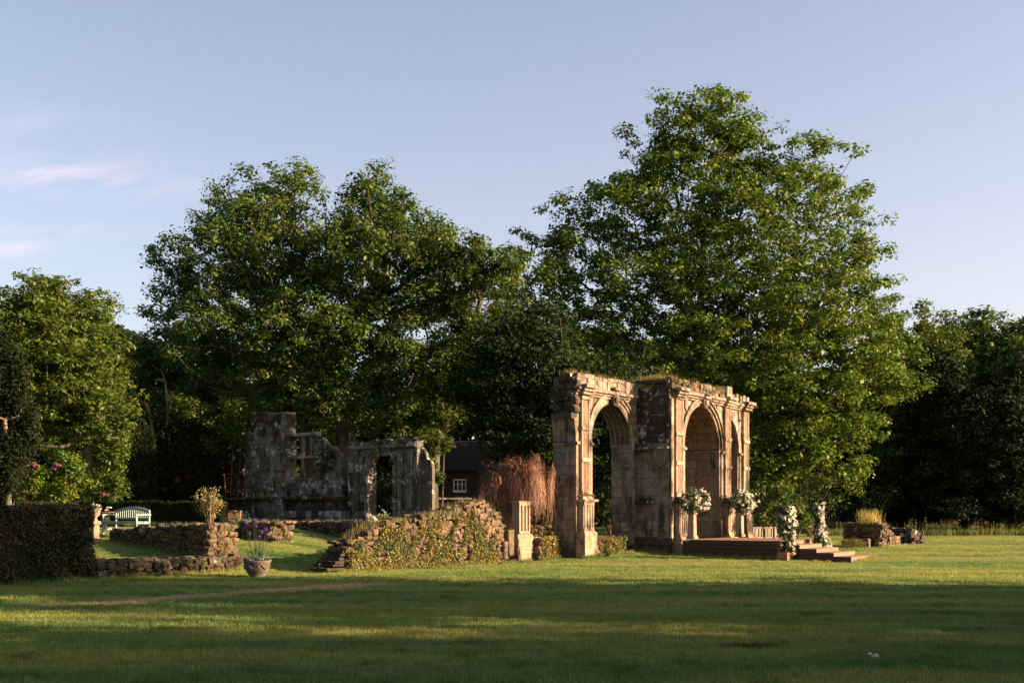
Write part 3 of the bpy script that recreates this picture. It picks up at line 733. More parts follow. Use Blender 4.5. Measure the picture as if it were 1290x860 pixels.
        for k in range(3): mb.box(fr.p(u0 + .07 + (wd - .14) * (k + .5) / 3, 4.05, pr - .045), ((wd - .14) / 3 * .5, .03, .85), fr.H, fr.N)
        mb.build('fluting', ST_TRIM if not dark else ST_PANEL, pl)
        return pl
    def pedestal(fr, u0, u1, zb, foot, pr=.30):
        pc = (u0 + u1) / 2; wd = u1 - u0
        mb = MB(); mb.box(fr.p(pc, (foot + 2.0) / 2, pr / 2 - .05), (wd, pr + .1, 2.0 - foot), fr.H, fr.N)
        pd = mb.build('pedestal', ST_TRIM, t, bevel=.012)
        mb = MB()
        for x in (u0 + .1, u1 - .1, pc - .085, pc + .085): mb.box(fr.p(x, (foot + 2.0) / 2, pr + .012), (.09, .03, 2.0 - foot - .2), fr.H, fr.N)
        mb.box(fr.p(pc, foot + .1, pr + .014), (wd * .96, .03, .12), fr.H, fr.N); mb.box(fr.p(pc, 1.9, pr + .014), (wd * .96, .03, .1), fr.H, fr.N)
        for z in (foot + .5, 1.45): mb.box(fr.p(pc, z, pr + .008), (.07, .03, .1), fr.H, fr.N)
        mb.build('raised_panel', ST_TRIM, pd, bevel=.006)
        mb = MB(); mb.box(fr.p(pc, 2.04, pr / 2), (wd + .18, pr + .24, .07), fr.H, fr.N); mb.box(fr.p(pc, 1.985, pr / 2), (wd + .10, pr + .14, .05), fr.H, fr.N)
        mb.box(fr.p(pc, 2.13, pr / 2 - .03), (wd + .02, pr + .02, .12), fr.H, fr.N, top=.9)
        mb.build('cap', ST_BASE if fr is f2 else ST_TRIM, pd, jit=.008)
        mb = MB()
        if foot > .5:
            mb.box(fr.p(pc, (zb + foot) / 2, pr / 2), (wd + .22, pr + .26, foot - zb), fr.H, fr.N, top=.86); mb.box(fr.p(pc, foot + .02, pr / 2), (wd + .06, pr + .1, .06), fr.H, fr.N)
        else: mb.box(fr.p(pc, foot, pr / 2), (wd + .12, pr + .16, .16), fr.H, fr.N, top=.92)
        mb.build('base', ST_PED if foot > .5 else ST_TRIM, pd, jit=.015)
    pilaster(f1, .28, .80, 5.8); pedestal(f1, .12, .85, -.25, .88)
    pilaster(f2, .32, .90, 6.1, False); pedestal(f2, .28, .98, 0, .62)
    pilaster(f2, 4.72, 5.25, 6.1, False); pedestal(f2, 4.62, 5.32, 0, .62)
    pilaster(f2, 6.55, 7.08, 6.1, False); pedestal(f2, 6.5, 7.15, 0, .62)
    # carved consoles in the spandrels
    for fr, us, z in ((f1, (.98, 4.25), 5.6), (f2, (1.32, 4.15), 5.85), (f2, (6.3,), 5.75)):
        for u in us:
            mb = MB(); mb.prism([fr.p(u - .11, z + .2, 0), fr.p(u + .11, z + .2, 0), fr.p(u + .11, z - .1, 0), fr.p(u + .03, z - .28, 0), fr.p(u - .11, z - .12, 0)], fr.N * .07)
            mb.build('carved_shield', ST_TRIM, t, bevel=.012)
    # --- keystones
    for fr, A, h in ((f1, A1, .55), (f2, A2, .34)):
        mb = MB(); u = A.uc; z = A.zs + A.r
        mb.prism([fr.p(u - .15, z - .06, -.1), fr.p(u + .15, z - .06, -.1), fr.p(u + .22, z + h, -.1), fr.p(u - .22, z + h, -.1)], fr.N * .30)
        mb.box(fr.p(u, z + h - .06, .14), (.46, .34, .12), fr.H, fr.N); mb.box(fr.p(u, z + .08, .2), (.2, .12, .2), fr.H, fr.N, top=1.3)
        mb.build('keystone', ST_TRIM, t, bevel=.02, jit=.01)
    # --- cornices
    def cornice(fr, u0, u1, zc, prs, mat, broken=()):
        for (z0, z1, pr) in prs:
            mb = MB(); x = u0
            while x < u1 - .02:
                l = min(rr.uniform(.4, .7), u1 - x)
                if not any(a < x + l / 2 < b for a, b in broken): mb.box(fr.p(x + l / 2, (z0 + z1) / 2 + rr.uniform(-.008, .008), pr / 2 - .1), (l - .012, pr + .2 + rr.uniform(-.015, .015), z1 - z0), fr.H, fr.N)
                x += l
            mb.build('cornice', mat, t, bevel=.012, jit=.006)
    cornice(f1, -.02, 4.3, 6, ((5.84, 5.93, .08), (5.935, 6.02, .14), (6.025, 6.14, .22)), ST_TRIM)
    cornice(f2, .3, 5.1, 6, ((6.04, 6.13, .10), (6.135, 6.22, .17), (6.225, 6.35, .25)), ST_TRIM, ((2.66, 2.9),))
    cornice(f2, 5.3, 7.15, 6, ((5.98, 6.06, .10), (6.065, 6.14, .17), (6.145, 6.27, .24)), ST_TRIM)
    for fr, u0, u1, zz in ((f1, .2, .86, 5.86), (f2, .25, .97, 6.06), (f2, 4.66, 5.32, 6.06), (f2, 6.5, 7.18, 6.0)):
        mb = MB(); pc = (u0 + u1) / 2
        for k, (z, h, pr) in enumerate(((zz, .1, .26), (zz + .11, .1, .33), (zz + .23, .13, .42))): mb.box(fr.p(pc, z + h / 2, pr / 2 - .05), (u1 - u0 + .05 * k, pr + .1, h), fr.H, fr.N)
        mb.build('cornice_break', ST_TRIM, t, bevel=.012, jit=.008)
    # --- frieze of carved blocks over section one, rubble over section two
    x = -.02; i = 0
    while x < 4.3:
        l = rr.uniform(.24, .42); m = ST_TRIM if i % 2 == 0 or rr.random() < .3 else ST_FOLLY
        place_stone(t, 'frieze_block', 'b', m, f1.p(x + l / 2, 6.31 + rr.uniform(-.015, .015), .03 + .03 * (i % 2 == 0) - .1), (l - .012, .3, .35), f1.H, f1.N, .03, rr); x += l; i += 1
    x = 0
    while x < 4.2:
        l = rr.uniform(.3, .6)
        place_stone(t, 'coping_stone', 'b', ST_FOLLY, f1.p(x + l / 2, 6.53 + rr.uniform(-.04, .05), -.15), (l - .03, .5, .15), f1.H, f1.N, .05, rr); x += l
    x = .0
    while x < 7.1:
        l = rr.uniform(.16, .34); zt = ztop2(x)
        for k in range(2 if x < 5.3 else 1):
            h = (zt - 6.30) / 2 + .05
            place_stone(t, 'capping_stone', 'r', ST_RUBBLE if rr.random() < .7 else ST_FOLLY, f2.p(x + l / 2, 6.36 + h * (k + .5), rr.uniform(-.02, .06) - .08), (l, .35, h * 1.05), f2.H, f2.N, .12, rr)
        x += l
    place_stone(t, 'capping_stone', 'b', ST_TRIM, f2.p(5.0, 6.62, .0), (.5, .4, .5), f2.H, f2.N, .01, rr)
    for k in range(5): place_stone(t, 'capping_stone', 'b', ST_TRIM, f2.p(5.5 + k * .36, 6.42 + .05 * (k % 2), .0), (.24, .3, .34), f2.H, f2.N, .03, rr)
    for k in range(8): place_stone(t, 'capping_stone', 'b', ST_DARK, ret.p(.1 + k * .18, 6.66 + rr.uniform(-.02, .04), -.1), (.2, .4, .14), ret.H, ret.N, .05, rr)
    # broken bulge on the right end
    mb = MB(); 
    for k in range(5): mb.box(f2.p(7.16 + .05 * (2 - abs(k - 2)), 4.5 + .2 * k, -.2), (.2, .4, .19), f2.H, f2.N)
    mb.build('broken_arch_springer', ST_TRIM, t, jit=.03)
    # --- plinth
    mb = MB(); x = -.1
    fr = ret
    while x < P2 + .1:
        l = rr.uniform(.35, .6)
        for k in range(2): place_stone(t, 'plinth_stone', 'b', ST_BASE, fr.p(min(x + l / 2, P2 - .05), .16 + .3 * k, .06 - .03 * k), (l - .02, .3, .28), fr.H, fr.N, .02, rr)
        x += l
    for k in range(3): place_stone(t, 'plinth_stone', 'b', ST_BASE, rev1.p(.16 + .3 * k, .12, .05), (.3, .3, .4), rev1.H, rev1.N, .02, rr)
    for k in range(3): place_stone(t, 'plinth_stone', 'b', ST_BASE, f1.p(4.2 + .12 * k, .15, .08), (.3, .3, .42), f1.H, f1.N, .02, rr)
    return t, f1, f2, ret, side0, rev1
arc, f1, f2, retf, side0, rev1 = build_arcade()
# weeds on the folly
rs = np.random.RandomState(12)
def along(fr, u0, u1, z, d0, d1, n): return [tuple(fr.p(rs.uniform(u0, u1), z + rs.uniform(-.03, .03), rs.uniform(d0, d1))) for _ in range(n)]
tag(spikes('wall_weeds', along(f1, .0, 4.2, 6.56, -.6, -.05, 60) + along(retf, 0, 1.4, 6.7, -.5, 0, 70) + along(f2, 0, 5.2, 6.62, -.6, .05, 110) + along(f2, 5.3, 7, 6.4, -.5, .05, 30), .25, .013, 14, LEAF_OLIVE, 3), 'tufts of grass and weeds growing along the broken top of the arcade', kind='stuff')
tag(foliage_obj('wall_weeds', along(retf, 0, 1.4, 6.75, -.5, .05, 16) + along(f1, 1.3, 2, 6.62, -.3, 0, 6) + along(f2, 0, 1.0, 6.66, -.2, .2, 22) + along(f2, 1, 4.6, 6.5, -.2, .16, 46) + along(retf, 0, 1.4, 6.5, .0, .12, 8), .15, 30, .06, LEAF_OLIVE, 4, flat=.9), 'low leafy weeds rooted in the cornice of the arcade', kind='stuff')
tag(foliage_obj('wall_weeds', along(f1, .1, .85, 2.2, .12, .3, 10) + along(f1, .35, .6, 2.3, .1, .2, 3), .1, 40, .05, LEAF_DRY, 5, flat=.6), 'dry brown weeds on the cap of the nearest pedestal', kind='stuff')
tag(foliage_obj('wall_weeds', along(side0, 0, .9, 5.9, .05, .15, 9), .12, 30, .06, LEAF_SAGE, 6, flat=1) , 'leafy weeds in the broken masonry at the left end of the arcade', kind='stuff')
tag(foliage_obj('wall_weeds', along(retf, -.1, .75, 2.12, .05, .22, 12), .11, 40, .05, LEAF_SAGE, 7, flat=.5), 'dark weeds on the broken ledge of the shaded return wall', kind='stuff')

# ------------------------------------------------------------------ rubble walls
def rubble_wall(t, p0, p1, thick, zb, zt, sl_, mat, seed, sides='fbse t'.split(), proud=.05, core=None, limit=300, fill=MORTAR, normal=None):
    """dry rubble wall from p0 to p1; 'front' is the side whose normal is (dy,-dx). zb, zt functions of 0..1"""
    rr = random.Random(seed); p0 = Vector((p0[0], p0[1], 0)); p1 = Vector((p1[0], p1[1], 0)); H = (p1 - p0).normalized(); L = (p1 - p0).length
    Nn = Vector((H.y, -H.x, 0)); fr = Frame(p0, H, Nn); mb = MB()
    slab(mb, fr, lin(0, L, max(4, int(L / .4))), lambda u: zb(u / L) - .3, lambda u: zt(u / L) - .05, -.03, -thick + .03)
    c = mb.build('wall_core', fill, t)
    S = []
    faces = [(fr, 0, L, lambda u: zb(u / L), lambda u: zt(u / L))]
    e1 = Frame(fr.p(L, 0, 0), -Nn, H); faces.append((e1, 0, thick, lambda u: zb(1), lambda u: zt(1)))
    e0 = Frame(fr.p(0, 0, -thick), Nn, -H); faces.append((e0, 0, thick, lambda u: zb(0), lambda u: zt(0)))
    for (f_, a, b, lo, hi) in faces:
        z = min(lo(a), lo(b)) - .05; zm = max(hi(a + (b - a) * k / 10) for k in range(11))
        while z < zm:
            h = sl_ * .6 * rr.uniform(.55, 1.5); u = a - rr.uniform(0, .1)
            while u < b:
                l = sl_ * rr.uniform(.45, 1.6); uc = min(max(u + l / 2, a), b)
                if lo(uc) - .1 < z + h / 2 < hi(uc) - .02: S.append((f_.p(uc, z + h / 2 + rr.uniform(-.045, .045), rr.uniform(-.6, 1.4) * proud - sl_ * .3), (l * rr.uniform(.8, 1.08), sl_ * .9, h * rr.uniform(.8, 1.25)), f_.H, f_.N, .2))
                u += l
            z += h
    u = 0
    while u < L:        # top
        v = 0
        while v < thick:
            l = sl_ * rr.uniform(.8, 1.5); S.append((fr.p(u + l / 2, zt(min(1, (u + l / 2) / L)) - .03 + rr.uniform(-.04, .04), -min(thick, v + sl_ / 2)), (l, sl_ * 1.1, sl_ * .45), fr.H, fr.N, .2)); v += sl_
        u += l * .9
    camv = Vector((0, 0, HC)); S.sort(key=lambda q: (q[0] - camv).length - q[1][0] * 12)
    for q in S[:limit]: place_stone(c, 'stone', 'r', mat[rr.randrange(len(mat))], *q, rr=rr)
    if len(S) > limit:
        mb = MB()
        for q in S[limit:]:
            V, Fc = RBL[rr.randrange(8)]; Hh, Nv = Vector(q[2]), Vector(q[3]); mb.add([q[0] + Hh * v[0] * q[1][0] + Nv * v[1] * q[1][1] + Vector((0, 0, v[2] * q[1][2])) for v in V], Fc)
        mb.build('small_stones', mat[0], t, kind='stuff')
    return fr, L
def wall_thing(name, label, p0, p1, thick, zb, zt, sl_, mat, seed, **k):
    t = thing(name, label, 'wall', (p0[0], p0[1], TZ(*p0[:2])), k.pop('group', None)); fr, L = rubble_wall(t, p0, p1, thick, zb, zt, sl_, mat, seed, **k); return t, fr, L
def prof(pts):
    def f(t):
        for (a, x), (b, y) in zip(pts, pts[1:]):
            if t <= b: return x + (y - x) * max(0, (t - a)) / (b - a)
        return pts[-1][1]
    return f
rr = random.Random(21)
# central overgrown wall
c0, c1 = (-4.75, 32.1), (-.35, 38.2)
ct, cf, cL = wall_thing('garden_wall', 'ragged rubble garden wall in full sun, overgrown with yellowish creeper, left of the fluted stone pedestal', c0, c1, .75,
    lambda t: -.15 + .05 * t, lambda t: prof([(0, .62), (.08, .85), (.18, 1.22), (.35, 1.28), (.55, 1.48), (.72, 1.72), (.8, 1.98), (.88, 1.82), (.95, 1.75), (1, 1.2)])(t) + .06 * math.sin(t * 60) + .05 * math.sin(t * 31), .21, (ST_RUBBLE, ST_RUBBLE, ST_RUBBLE_D), 11)
# stepped broken end
mb = MB()
for k in range(6):
    a = -.75 + .12 * k + .05 * (k % 2); b = .2; z = -.02 + .095 * k
    for j in range(3): mb.box(cf.p((a + b) / 2 + rr.uniform(-.05, .05), z, -.14 - .25 * j), (b - a + rr.uniform(-.1, .05), .23, .08), cf.H, cf.N)
mb.build('broken_step', ST_BASE, ct, jit=.02)
mb = MB()
for k in range(6):
    for j in range(3): mb.box(cf.p(cL - .12 + rr.uniform(-.03, .05) - (.0 if k < 4 else .25), .0 + k * .17, -.1 - .26 * j), (.42 - .22 * (k % 2), .25, .155), cf.H, cf.N)
mb.build('quoin_brick', BRICK, ct, jit=.008)
C = []
rs = np.random.RandomState(8)
for i in range(3300):
    u = rs.uniform(0, cL - .3); zt_ = prof([(0, .7), (.2, 1.25), (.5, 1.45), (.8, 1.85), (1, .9)])(u / cL); z = rs.uniform(0, 1) ** 1.3 * zt_
    if math.sin(u * 3.1 + z * 2) + math.sin(u * 7.7 + 2 - z * 5) * .8 + rs.uniform(-1, 1) > -.1 - (z < .4) * .9 + (z > 1) * .5: C.append(tuple(cf.p(u, -.12 + z, rs.uniform(.02, .14))))
C = np.array(C); k3 = rs.rand(len(C)) * .8
tag(foliage_obj('creeper', C[k3 < .6], .09, 26, .055, LEAF_OLIVE, 1, flat=1.1, up=.2, outw=1), 'yellow-brown creeper clothing the foot of the sunlit rubble wall', kind='stuff')
tag(foliage_obj('creeper', C[k3 >= .6], .10, 26, .055, LEAF_SAGE, 2, flat=1.3, up=.2, outw=1), 'sage green plants clinging to the sunlit rubble wall', kind='stuff')
tag(spikes('wall_grass', [tuple(cf.p(rs.uniform(.3, cL), prof([(0, .62), (.18, 1.22), (.55, 1.48), (.8, 1.95), (1, 1.3)])(rs.uniform(0, 1)) * 1.0, rs.uniform(-.6, 0))) for _ in range(0)] + [tuple(cf.p(x, prof([(0, .62), (.08, .85), (.18, 1.22), (.35, 1.28), (.55, 1.48), (.72, 1.72), (.8, 1.98), (.88, 1.82), (.95, 1.75), (1, 1.2)])(x / cL), rs.uniform(-.6, 0))) for x in rs.uniform(.2, cL, 120)], .17, .012, 12, LEAF_DRY, 9), 'dry tufts along the top of the sunlit rubble wall', kind='stuff')
# fluted stone pedestal at the right end of the wall
def stone_pedestal():
    t = thing('stone_pedestal', 'pale fluted stone pedestal on a square block at the right end of the rubble wall', 'pedestal', (.2, 38.8, 0))
    fr = Frame((XW(654, 38.6), 38.6), U, NV)
    mb = MB(); mb.box(fr.p(.64, .25, -.55), (1.3, 1.05, .95), fr.H, fr.N, top=.96); mb.build('block', ST_PED, t, bevel=.03, jit=.015)
    mb = MB(); mb.box(fr.p(.50, .78, -.36), (1.0, .62, .14), fr.H, fr.N, top=.85); mb.build('base', ST_PED, t, bevel=.015)
    mb = MB(); mb.box(fr.p(.42, 1.36, -.24), (.66, .28, 1.12), fr.H, fr.N); sh = mb.build('shaft', ST_PED, t, bevel=.01)
    mb = MB()
    for x in (.13, .32, .52, .71): mb.box(fr.p(x, 1.4, -.08), (.085, .06, .96), fr.H, fr.N)
    for z in (.9, 1.88): mb.box(fr.p(.42, z, -.08), (.64, .065, .09), fr.H, fr.N)
    mb.build('raised_strip', ST_PED, sh, bevel=.006)
    mb = MB(); mb.box(fr.p(.42, 1.955, -.22), (.74, .36, .07), fr.H, fr.N); mb.build('cap', ST_PED, t, bevel=.01)
    mb = MB(); mb.box(fr.p(-.35, .55, -.45), (.34, .8, .9), fr.H, fr.N); mb.box(fr.p(-.62, .3, -.45), (.3, .7, .62), fr.H, fr.N); mb.build('side_block', ST_RUBBLE, t, bevel=.03, jit=.03)
    for k in range(3):
        for j in range(2): place_stone(t, 'block_stone', 'b', ST_PED, fr.p(.33 + .62 * j + (.06 if k % 2 else -.03), .0 + .27 * k, -.06), (.62 , .1, .26), fr.H, fr.N, .02, rr)
stone_pedestal()
# planted low walls between pedestal and folly
def planted(label, fr, u0, u1, d, zb, h, n, seed):
    p0 = fr.p(u0, 0, d); p1 = fr.p(u1, 0, d)
    t, f_, L = wall_thing('garden_wall', label, (p0.x, p0.y), (p1.x, p1.y), .55, lambda t: zb, lambda t: zb + h, .2, (ST_RUBBLE, ST_RUBBLE_D), seed, limit=90)
    rs = np.random.RandomState(seed); C = [tuple(f_.p(rs.uniform(0, L), zb + rs.uniform(.0, h + .04), rs.uniform(.0, .14))) for _ in range(n)] + [tuple(f_.p(rs.uniform(0, L), zb + h, rs.uniform(-.5, .1))) for _ in range(n // 4)]
    return C, f_, L
Ca, fa, La = planted('low wall clothed in golden creeper between the fluted pedestal and the arcade', Frame((XW(677, 39.2), 39.2), U, NV), .1, 2.05, 0, -.05, .72, 190, 31)
Cb, fb, Lb = planted('short low wall with golden creeper under the first arch of the arcade', f1, 1.15, 3.0, .25, .0, .62, 150, 32)
Cc, fc, Lc = planted('distant low creeper wall seen behind the fluted pedestal', Frame((1.1, 47.5), (1, .2, 0), (.2, -1, 0)), -.6, 2.2, 0, .2, .8, 120, 33)
tag(foliage_obj('creeper', np.array(Ca + Cb + Cc), .09, 30, .055, LEAF_OLIVE, 33, flat=1.2, up=.2, outw=1), 'golden creeper leaves covering the low walls beside the arcade', kind='stuff')
tag(foliage_obj('creeper', [f1.p(.95, .18, .72), f1.p(.97, .1, .74), f1.p(.93, .3, .7)], .16, 160, .05, LEAF_YEW, 35, flat=1.1), 'small dark bush at the foot of the nearest arcade pedestal', kind='stuff')
# small carved parapet behind the platform
pf = Frame(f2.p(7.3, 0, -.4), U, NV)
t = thing('stone_parapet', 'low carved stone parapet right of the arcade behind the platform', 'parapet', tuple(pf.p(0, .3)))
mb = MB(); mb.box(pf.p(2.0, .62, -.15), (4.0, .3, .5), pf.H, pf.N); mb.build('parapet_core', ST_FOLLY, t)
for k in range(11): place_stone(t, 'carved_block', 'b', ST_FOLLY, pf.p(.2 + k * .36, .68, .02), (.3 - .1 * (k % 2), .12, .36), pf.H, pf.N, .02, rr)
mb = MB(); mb.box(pf.p(2.0, .9, -.12), (4.05, .42, .07), pf.H, pf.N); mb.box(pf.p(2.0, .38, -.1), (4.05, .42, .1), pf.H, pf.N); mb.build('coping', ST_FOLLY, t, bevel=.01)

# ------------------------------------------------------------------ left terrace walls
def bl(p, d, L): return (p[0] + d[0] * L, p[1] + d[1] * L)
w0 = (-10.75, 28.75)
t, lf, lL = wall_thing('garden_wall', 'low mossy stone retaining wall in the shade between the clipped hedge and the flower pot', w0, bl(w0, U, 4.7), .45, lambda t: -.18, lambda t: .32 + .02 * math.sin(t * 40), .24, (ST_RUBBLE_D, ST_RUBBLE_D, ST_BASE), 41)  # mossy stones, also coloured darker to stand for tree shade
rs = np.random.RandomState(4)
tag(foliage_obj('creeper', [tuple(lf.p(rs.uniform(0, lL), rs.uniform(-.15, .25), rs.uniform(0, .08))) for _ in range(110)], .08, 22, .05, LEAF_HEDGE, 41, flat=1.1, up=.2), 'dark ivy and moss on the low retaining wall', kind='stuff')
def mossy(label, E, Ln, wd, zb, zt, seed, green):
    """wall running back along -NV from its sunlit end; its length faces the camera"""
    p0 = (E[0] - NV.x * Ln, E[1] - NV.y * Ln)
    t, f_, L = wall_thing('terrace_wall', label, p0, E, wd, zb, zt, .24, (ST_RUBBLE, ST_RUBBLE_D), seed, group='low walls of the terrace', limit=260)
    rs = np.random.RandomState(seed); C = [tuple(f_.p(rs.uniform(0, L), zb(.8) + rs.uniform(0, .8) * (zt(.8) - zb(.8)), rs.uniform(.0, .09))) for _ in range(green)]
    e = Frame(f_.p(L, 0, 0), -f_.N, f_.H); C += [tuple(e.p(rs.uniform(0, wd), zb(1) + rs.uniform(0, .9) * (zt(1) - zb(1)), rs.uniform(0, .08))) for _ in range(int(green * .5))]
    return C, f_
E2 = (-9.36, 34.3)
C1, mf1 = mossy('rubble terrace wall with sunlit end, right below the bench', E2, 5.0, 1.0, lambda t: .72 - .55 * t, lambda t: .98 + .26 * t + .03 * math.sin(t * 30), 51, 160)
def E_at(px, Y): return (XW(px, Y), Y)
C2, mf2 = mossy('terrace wall stub with sunlit end just behind the alliums in the pot', E_at(342, 37.6), 2.2, .85, lambda t: .25, lambda t: 1.25 + .03 * math.sin(t * 22), 52, 90)
C3, mf3 = mossy('long low terrace wall in front of the ruined windows, sunlit at its right end', E_at(442, 42.5), 4.6, .5, lambda t: .35, lambda t: 1.2 + .02 * math.sin(t * 30), 53, 80)
tag(foliage_obj('creeper', np.array(C1 + C2 + C3), .08, 22, .05, LEAF_OLIVE, 51, flat=1.1, up=.2, outw=1), 'mossy yellow-green growth on the terrace walls', kind='stuff')
tag(spikes('wall_grass', [tuple(f_.p(x, z, rs.uniform(-.7, 0))) for f_, L, z in ((mf1, 5, 1.15), (mf2, 2.2, 1.25), (mf3, 4.6, 1.2)) for x in rs.uniform(0, L, int(L * 14))], .16, .012, 8, LEAF_SAGE, 53), 'tufts of grass on top of the terrace walls', kind='stuff')

# ------------------------------------------------------------------ clipped hedge, front left
def hedge(name, label, fr, u0, u1, dth, zb, zt, mat, leaf, n, seed, cat='hedge', size=.05):
    c = fr.p((u0 + u1) / 2, zb, -dth / 2); t = thing(name, label, cat, tuple(c))
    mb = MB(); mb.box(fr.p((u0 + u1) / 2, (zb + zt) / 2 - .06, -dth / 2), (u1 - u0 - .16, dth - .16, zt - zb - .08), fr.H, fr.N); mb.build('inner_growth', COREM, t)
    rs = np.random.RandomState(seed); C = []
    L = u1 - u0; H_ = zt - zb; ar = [L * H_ * 1.2, L * dth, dth * H_, dth * H_ * .6]; s_ = sum(ar)
    wv = lambda a, b: .035 * math.sin(a * 2.3 + b) + .03 * math.sin(a * 5.1 + b * 3.3)
    for k, a in enumerate(ar):
        for _ in range(int(n * a / s_)):
            x, y = rs.uniform(0, 1, 2)
            if k == 0: C.append(fr.p(u0 + L * x, zb + H_ * y, -.05 + wv(x * L, y * H_)))
            if k == 1: C.append(fr.p(u0 + L * x, zt - .05 + wv(x * L, y * dth), -dth * y))
            if k == 2: C.append(fr.p(u1 - .05 + wv(x * dth, y * H_), zb + H_ * y, -dth * x))
            if k == 3: C.append(fr.p(u0 + .05, zb + H_ * y, -dth * x))
    foliage_obj('foliage', np.array([tuple(c) for c in C]), .09, 16, size, leaf, seed, t, flat=1, up=.25, outw=.9)
    return t
hf = Frame((-10.8, 28.7), -U, -Vector((-NV.x, -NV.y, 0)))
hf = Frame((XW(118, 28.5), 28.5), U, NV)
hedge('clipped_hedge', 'big square clipped hedge in deep shade at the left edge, russet along its flat top', hf, -6.2, 0, 1.6, -.25, 1.72, COREM, LEAF_HEDGE, 7500, 61)
# low hedge / dark wall behind bench
bf = Frame((XW(255, 44), 44), NV, -U)
hedge('low_hedge', 'long low dark hedge running behind the green bench', Frame((XW(130, 47), 47), (1, -.14, 0), (-.14, -1, 0)), -1.6, 5.2, .7, .8, 2.05, COREM, LEAF_YEW, 3200, 62)
hedge('low_hedge', 'low hedge topped with flowers behind the square clipped hedge', Frame((XW(20, 46), 46), (1, -.02, 0), (-.02, -1, 0)), 0, 2.3, .7, .8, 2.0, COREM, LEAF_HEDGE, 1200, 63)

# ------------------------------------------------------------------ bench
def bench():
    Y = 40.2; A = Vector((XW(146, Y), Y, TZ(XW(146, Y), Y)))     # back-left post foot
    H = NV.copy(); Fw = -U.copy(); L = 1.95; z0 = A.z - .02
    t = thing('garden_bench', 'pale green slatted garden bench with arched back rail on the terrace', 'bench', tuple(A))
    fr = Frame(A, H, Fw)
    for u in (0, L):
        mb = MB(); mb.box(fr.p(u, z0 + .43, 0), (.065, .06, .86), fr.H, fr.N); mb.build('back_post', BENCHP, t, bevel=.006)
        mb = MB(); mb.box(fr.p(u, z0 + .34, .52), (.065, .065, .68), fr.H, fr.N); mb.build('front_leg', BENCHP, t, bevel=.006)
        mb = MB(); mb.box(fr.p(u, z0 + .69, .26), (.08, .64, .045), fr.H, fr.N); mb.build('armrest', BENCHP, t, bevel=.008)
        mb = MB(); mb.box(fr.p(u, z0 + .40, .26), (.045, .5, .07), fr.H, fr.N); mb.box(fr.p(u, z0 + .18, .26), (.04, .5, .05), fr.H, fr.N); mb.build('side_rail', BENCHP, t)
    for k in range(7):
        mb = MB(); mb.box(fr.p(L / 2, z0 + .455, .05 + k * .08), (L - .02, .065, .022), fr.H, fr.N); mb.build('seat_slat', BENCHP, t, bevel=.003)
    mb = MB(); mb.box(fr.p(L / 2, z0 + .39, .52), (L - .06, .04, .09), fr.H, fr.N); mb.build('seat_rail', BENCHP, t)
    mb = MB(); mb.box(fr.p(L / 2, z0 + .56, -.005), (L - .06, .04, .06), fr.H, fr.N); mb.build('back_rail', BENCHP, t)
    arcz = lambda u: z0 + .80 + .13 * math.sin(math.pi * u / L)
    mb = MB(); slab(mb, fr, lin(.0, L, 20), lambda u: arcz(u) - .04, lambda u: arcz(u) + .055, .025, -.03); mb.build('arched_top_rail', BENCHP, t)
    for k in range(15):
        u = .13 + (L - .26) * k / 14
        mb = MB(); mb.box(fr.p(u, (z0 + .57 + arcz(u)) / 2, -.003), (.045, .022, arcz(u) - z0 - .57), fr.H, fr.N); mb.build('back_slat', BENCHP, t)
bench()
# stone urn on a pedestal beside the bench, and a little table
def urn():
    x, Y = XW(119.5, 37.8), 37.8; z = TZ(x, Y) - .05
    t = thing('stone_urn', 'carved stone urn of flowers on a short pillar between the hedge and the bench', 'urn', (x, Y, z))
    mb = MB(); mb.box((x, Y, z + .06), (.34, .34, .14), U, NV); mb.box((x, Y, z + .36), (.22, .22, .5), U, NV); mb.box((x, Y, z + .66), (.32, .32, .12), U, NV, top=.9); mb.build('pillar', ST_PED, t, bevel=.015)
    mb = MB(); mb.lathe((x, Y, z + .70), [(.12, 0), (.09, .05), (.06, .1), (.1, .16), (.17, .22), (.19, .38), (.22, .42), (.22, .46), (.17, .46), (.14, .4)], 16, lambda t, z: .04 * math.cos(8 * t) if .2 < z < .4 else 0); mb.build('bowl', ST_PED, t, True)
    foliage_obj('foliage', [(x, Y, z + 1.22), (x - .12, Y, z + 1.18), (x + .13, Y, z + 1.2)], .13, 60, .06, LEAF_SAGE, 3, t); foliage_obj('petals', [(x - .05, Y, z + 1.27), (x + .12, Y - .05, z + 1.25)], .1, 14, .05, PETAL_W, 4, t)
urn()
def table():
    x, Y = XW(133, 43), 43; z = TZ(x, Y)
    t = thing('garden_table', 'small round red-brown table behind the arm of the bench', 'table', (x, Y, z))
    mb = MB(); mb.lathe((x, Y, z + .66), [(.0, 0), (.42, 0), (.44, .02), (.44, .05), (.0, .05)], 20); mb.build('table_top', plainmat('red_brown_paint', (.20, .05, .03), .5), t)
    mb = MB(); mb.tube([(x, Y, z), (x, Y, z + .66)], .04, 8); mb.box((x, Y, z + .02), (.4, .06, .04)); mb.box((x, Y, z + .02), (.06, .4, .05)); mb.build('stand', IRON, t)
table()
x, Y = XW(136, 42.2), 42.2; tw = thing('flowering_plant', 'small plant with white flowers behind the left arm of the bench', 'plant', (x, Y, TZ(x, Y)))
foliage_obj('leaves', [(x, Y, ZW(646 + k * 5, Y)) for k in range(3)], .14, 50, .06, LEAF_SAGE, 9, tw, flat=1); foliage_obj('petals', [(x + .05, Y - .1, ZW(639, Y)), (x - .05, Y, ZW(642, Y))], .1, 20, .06, PETAL_W, 10, tw)

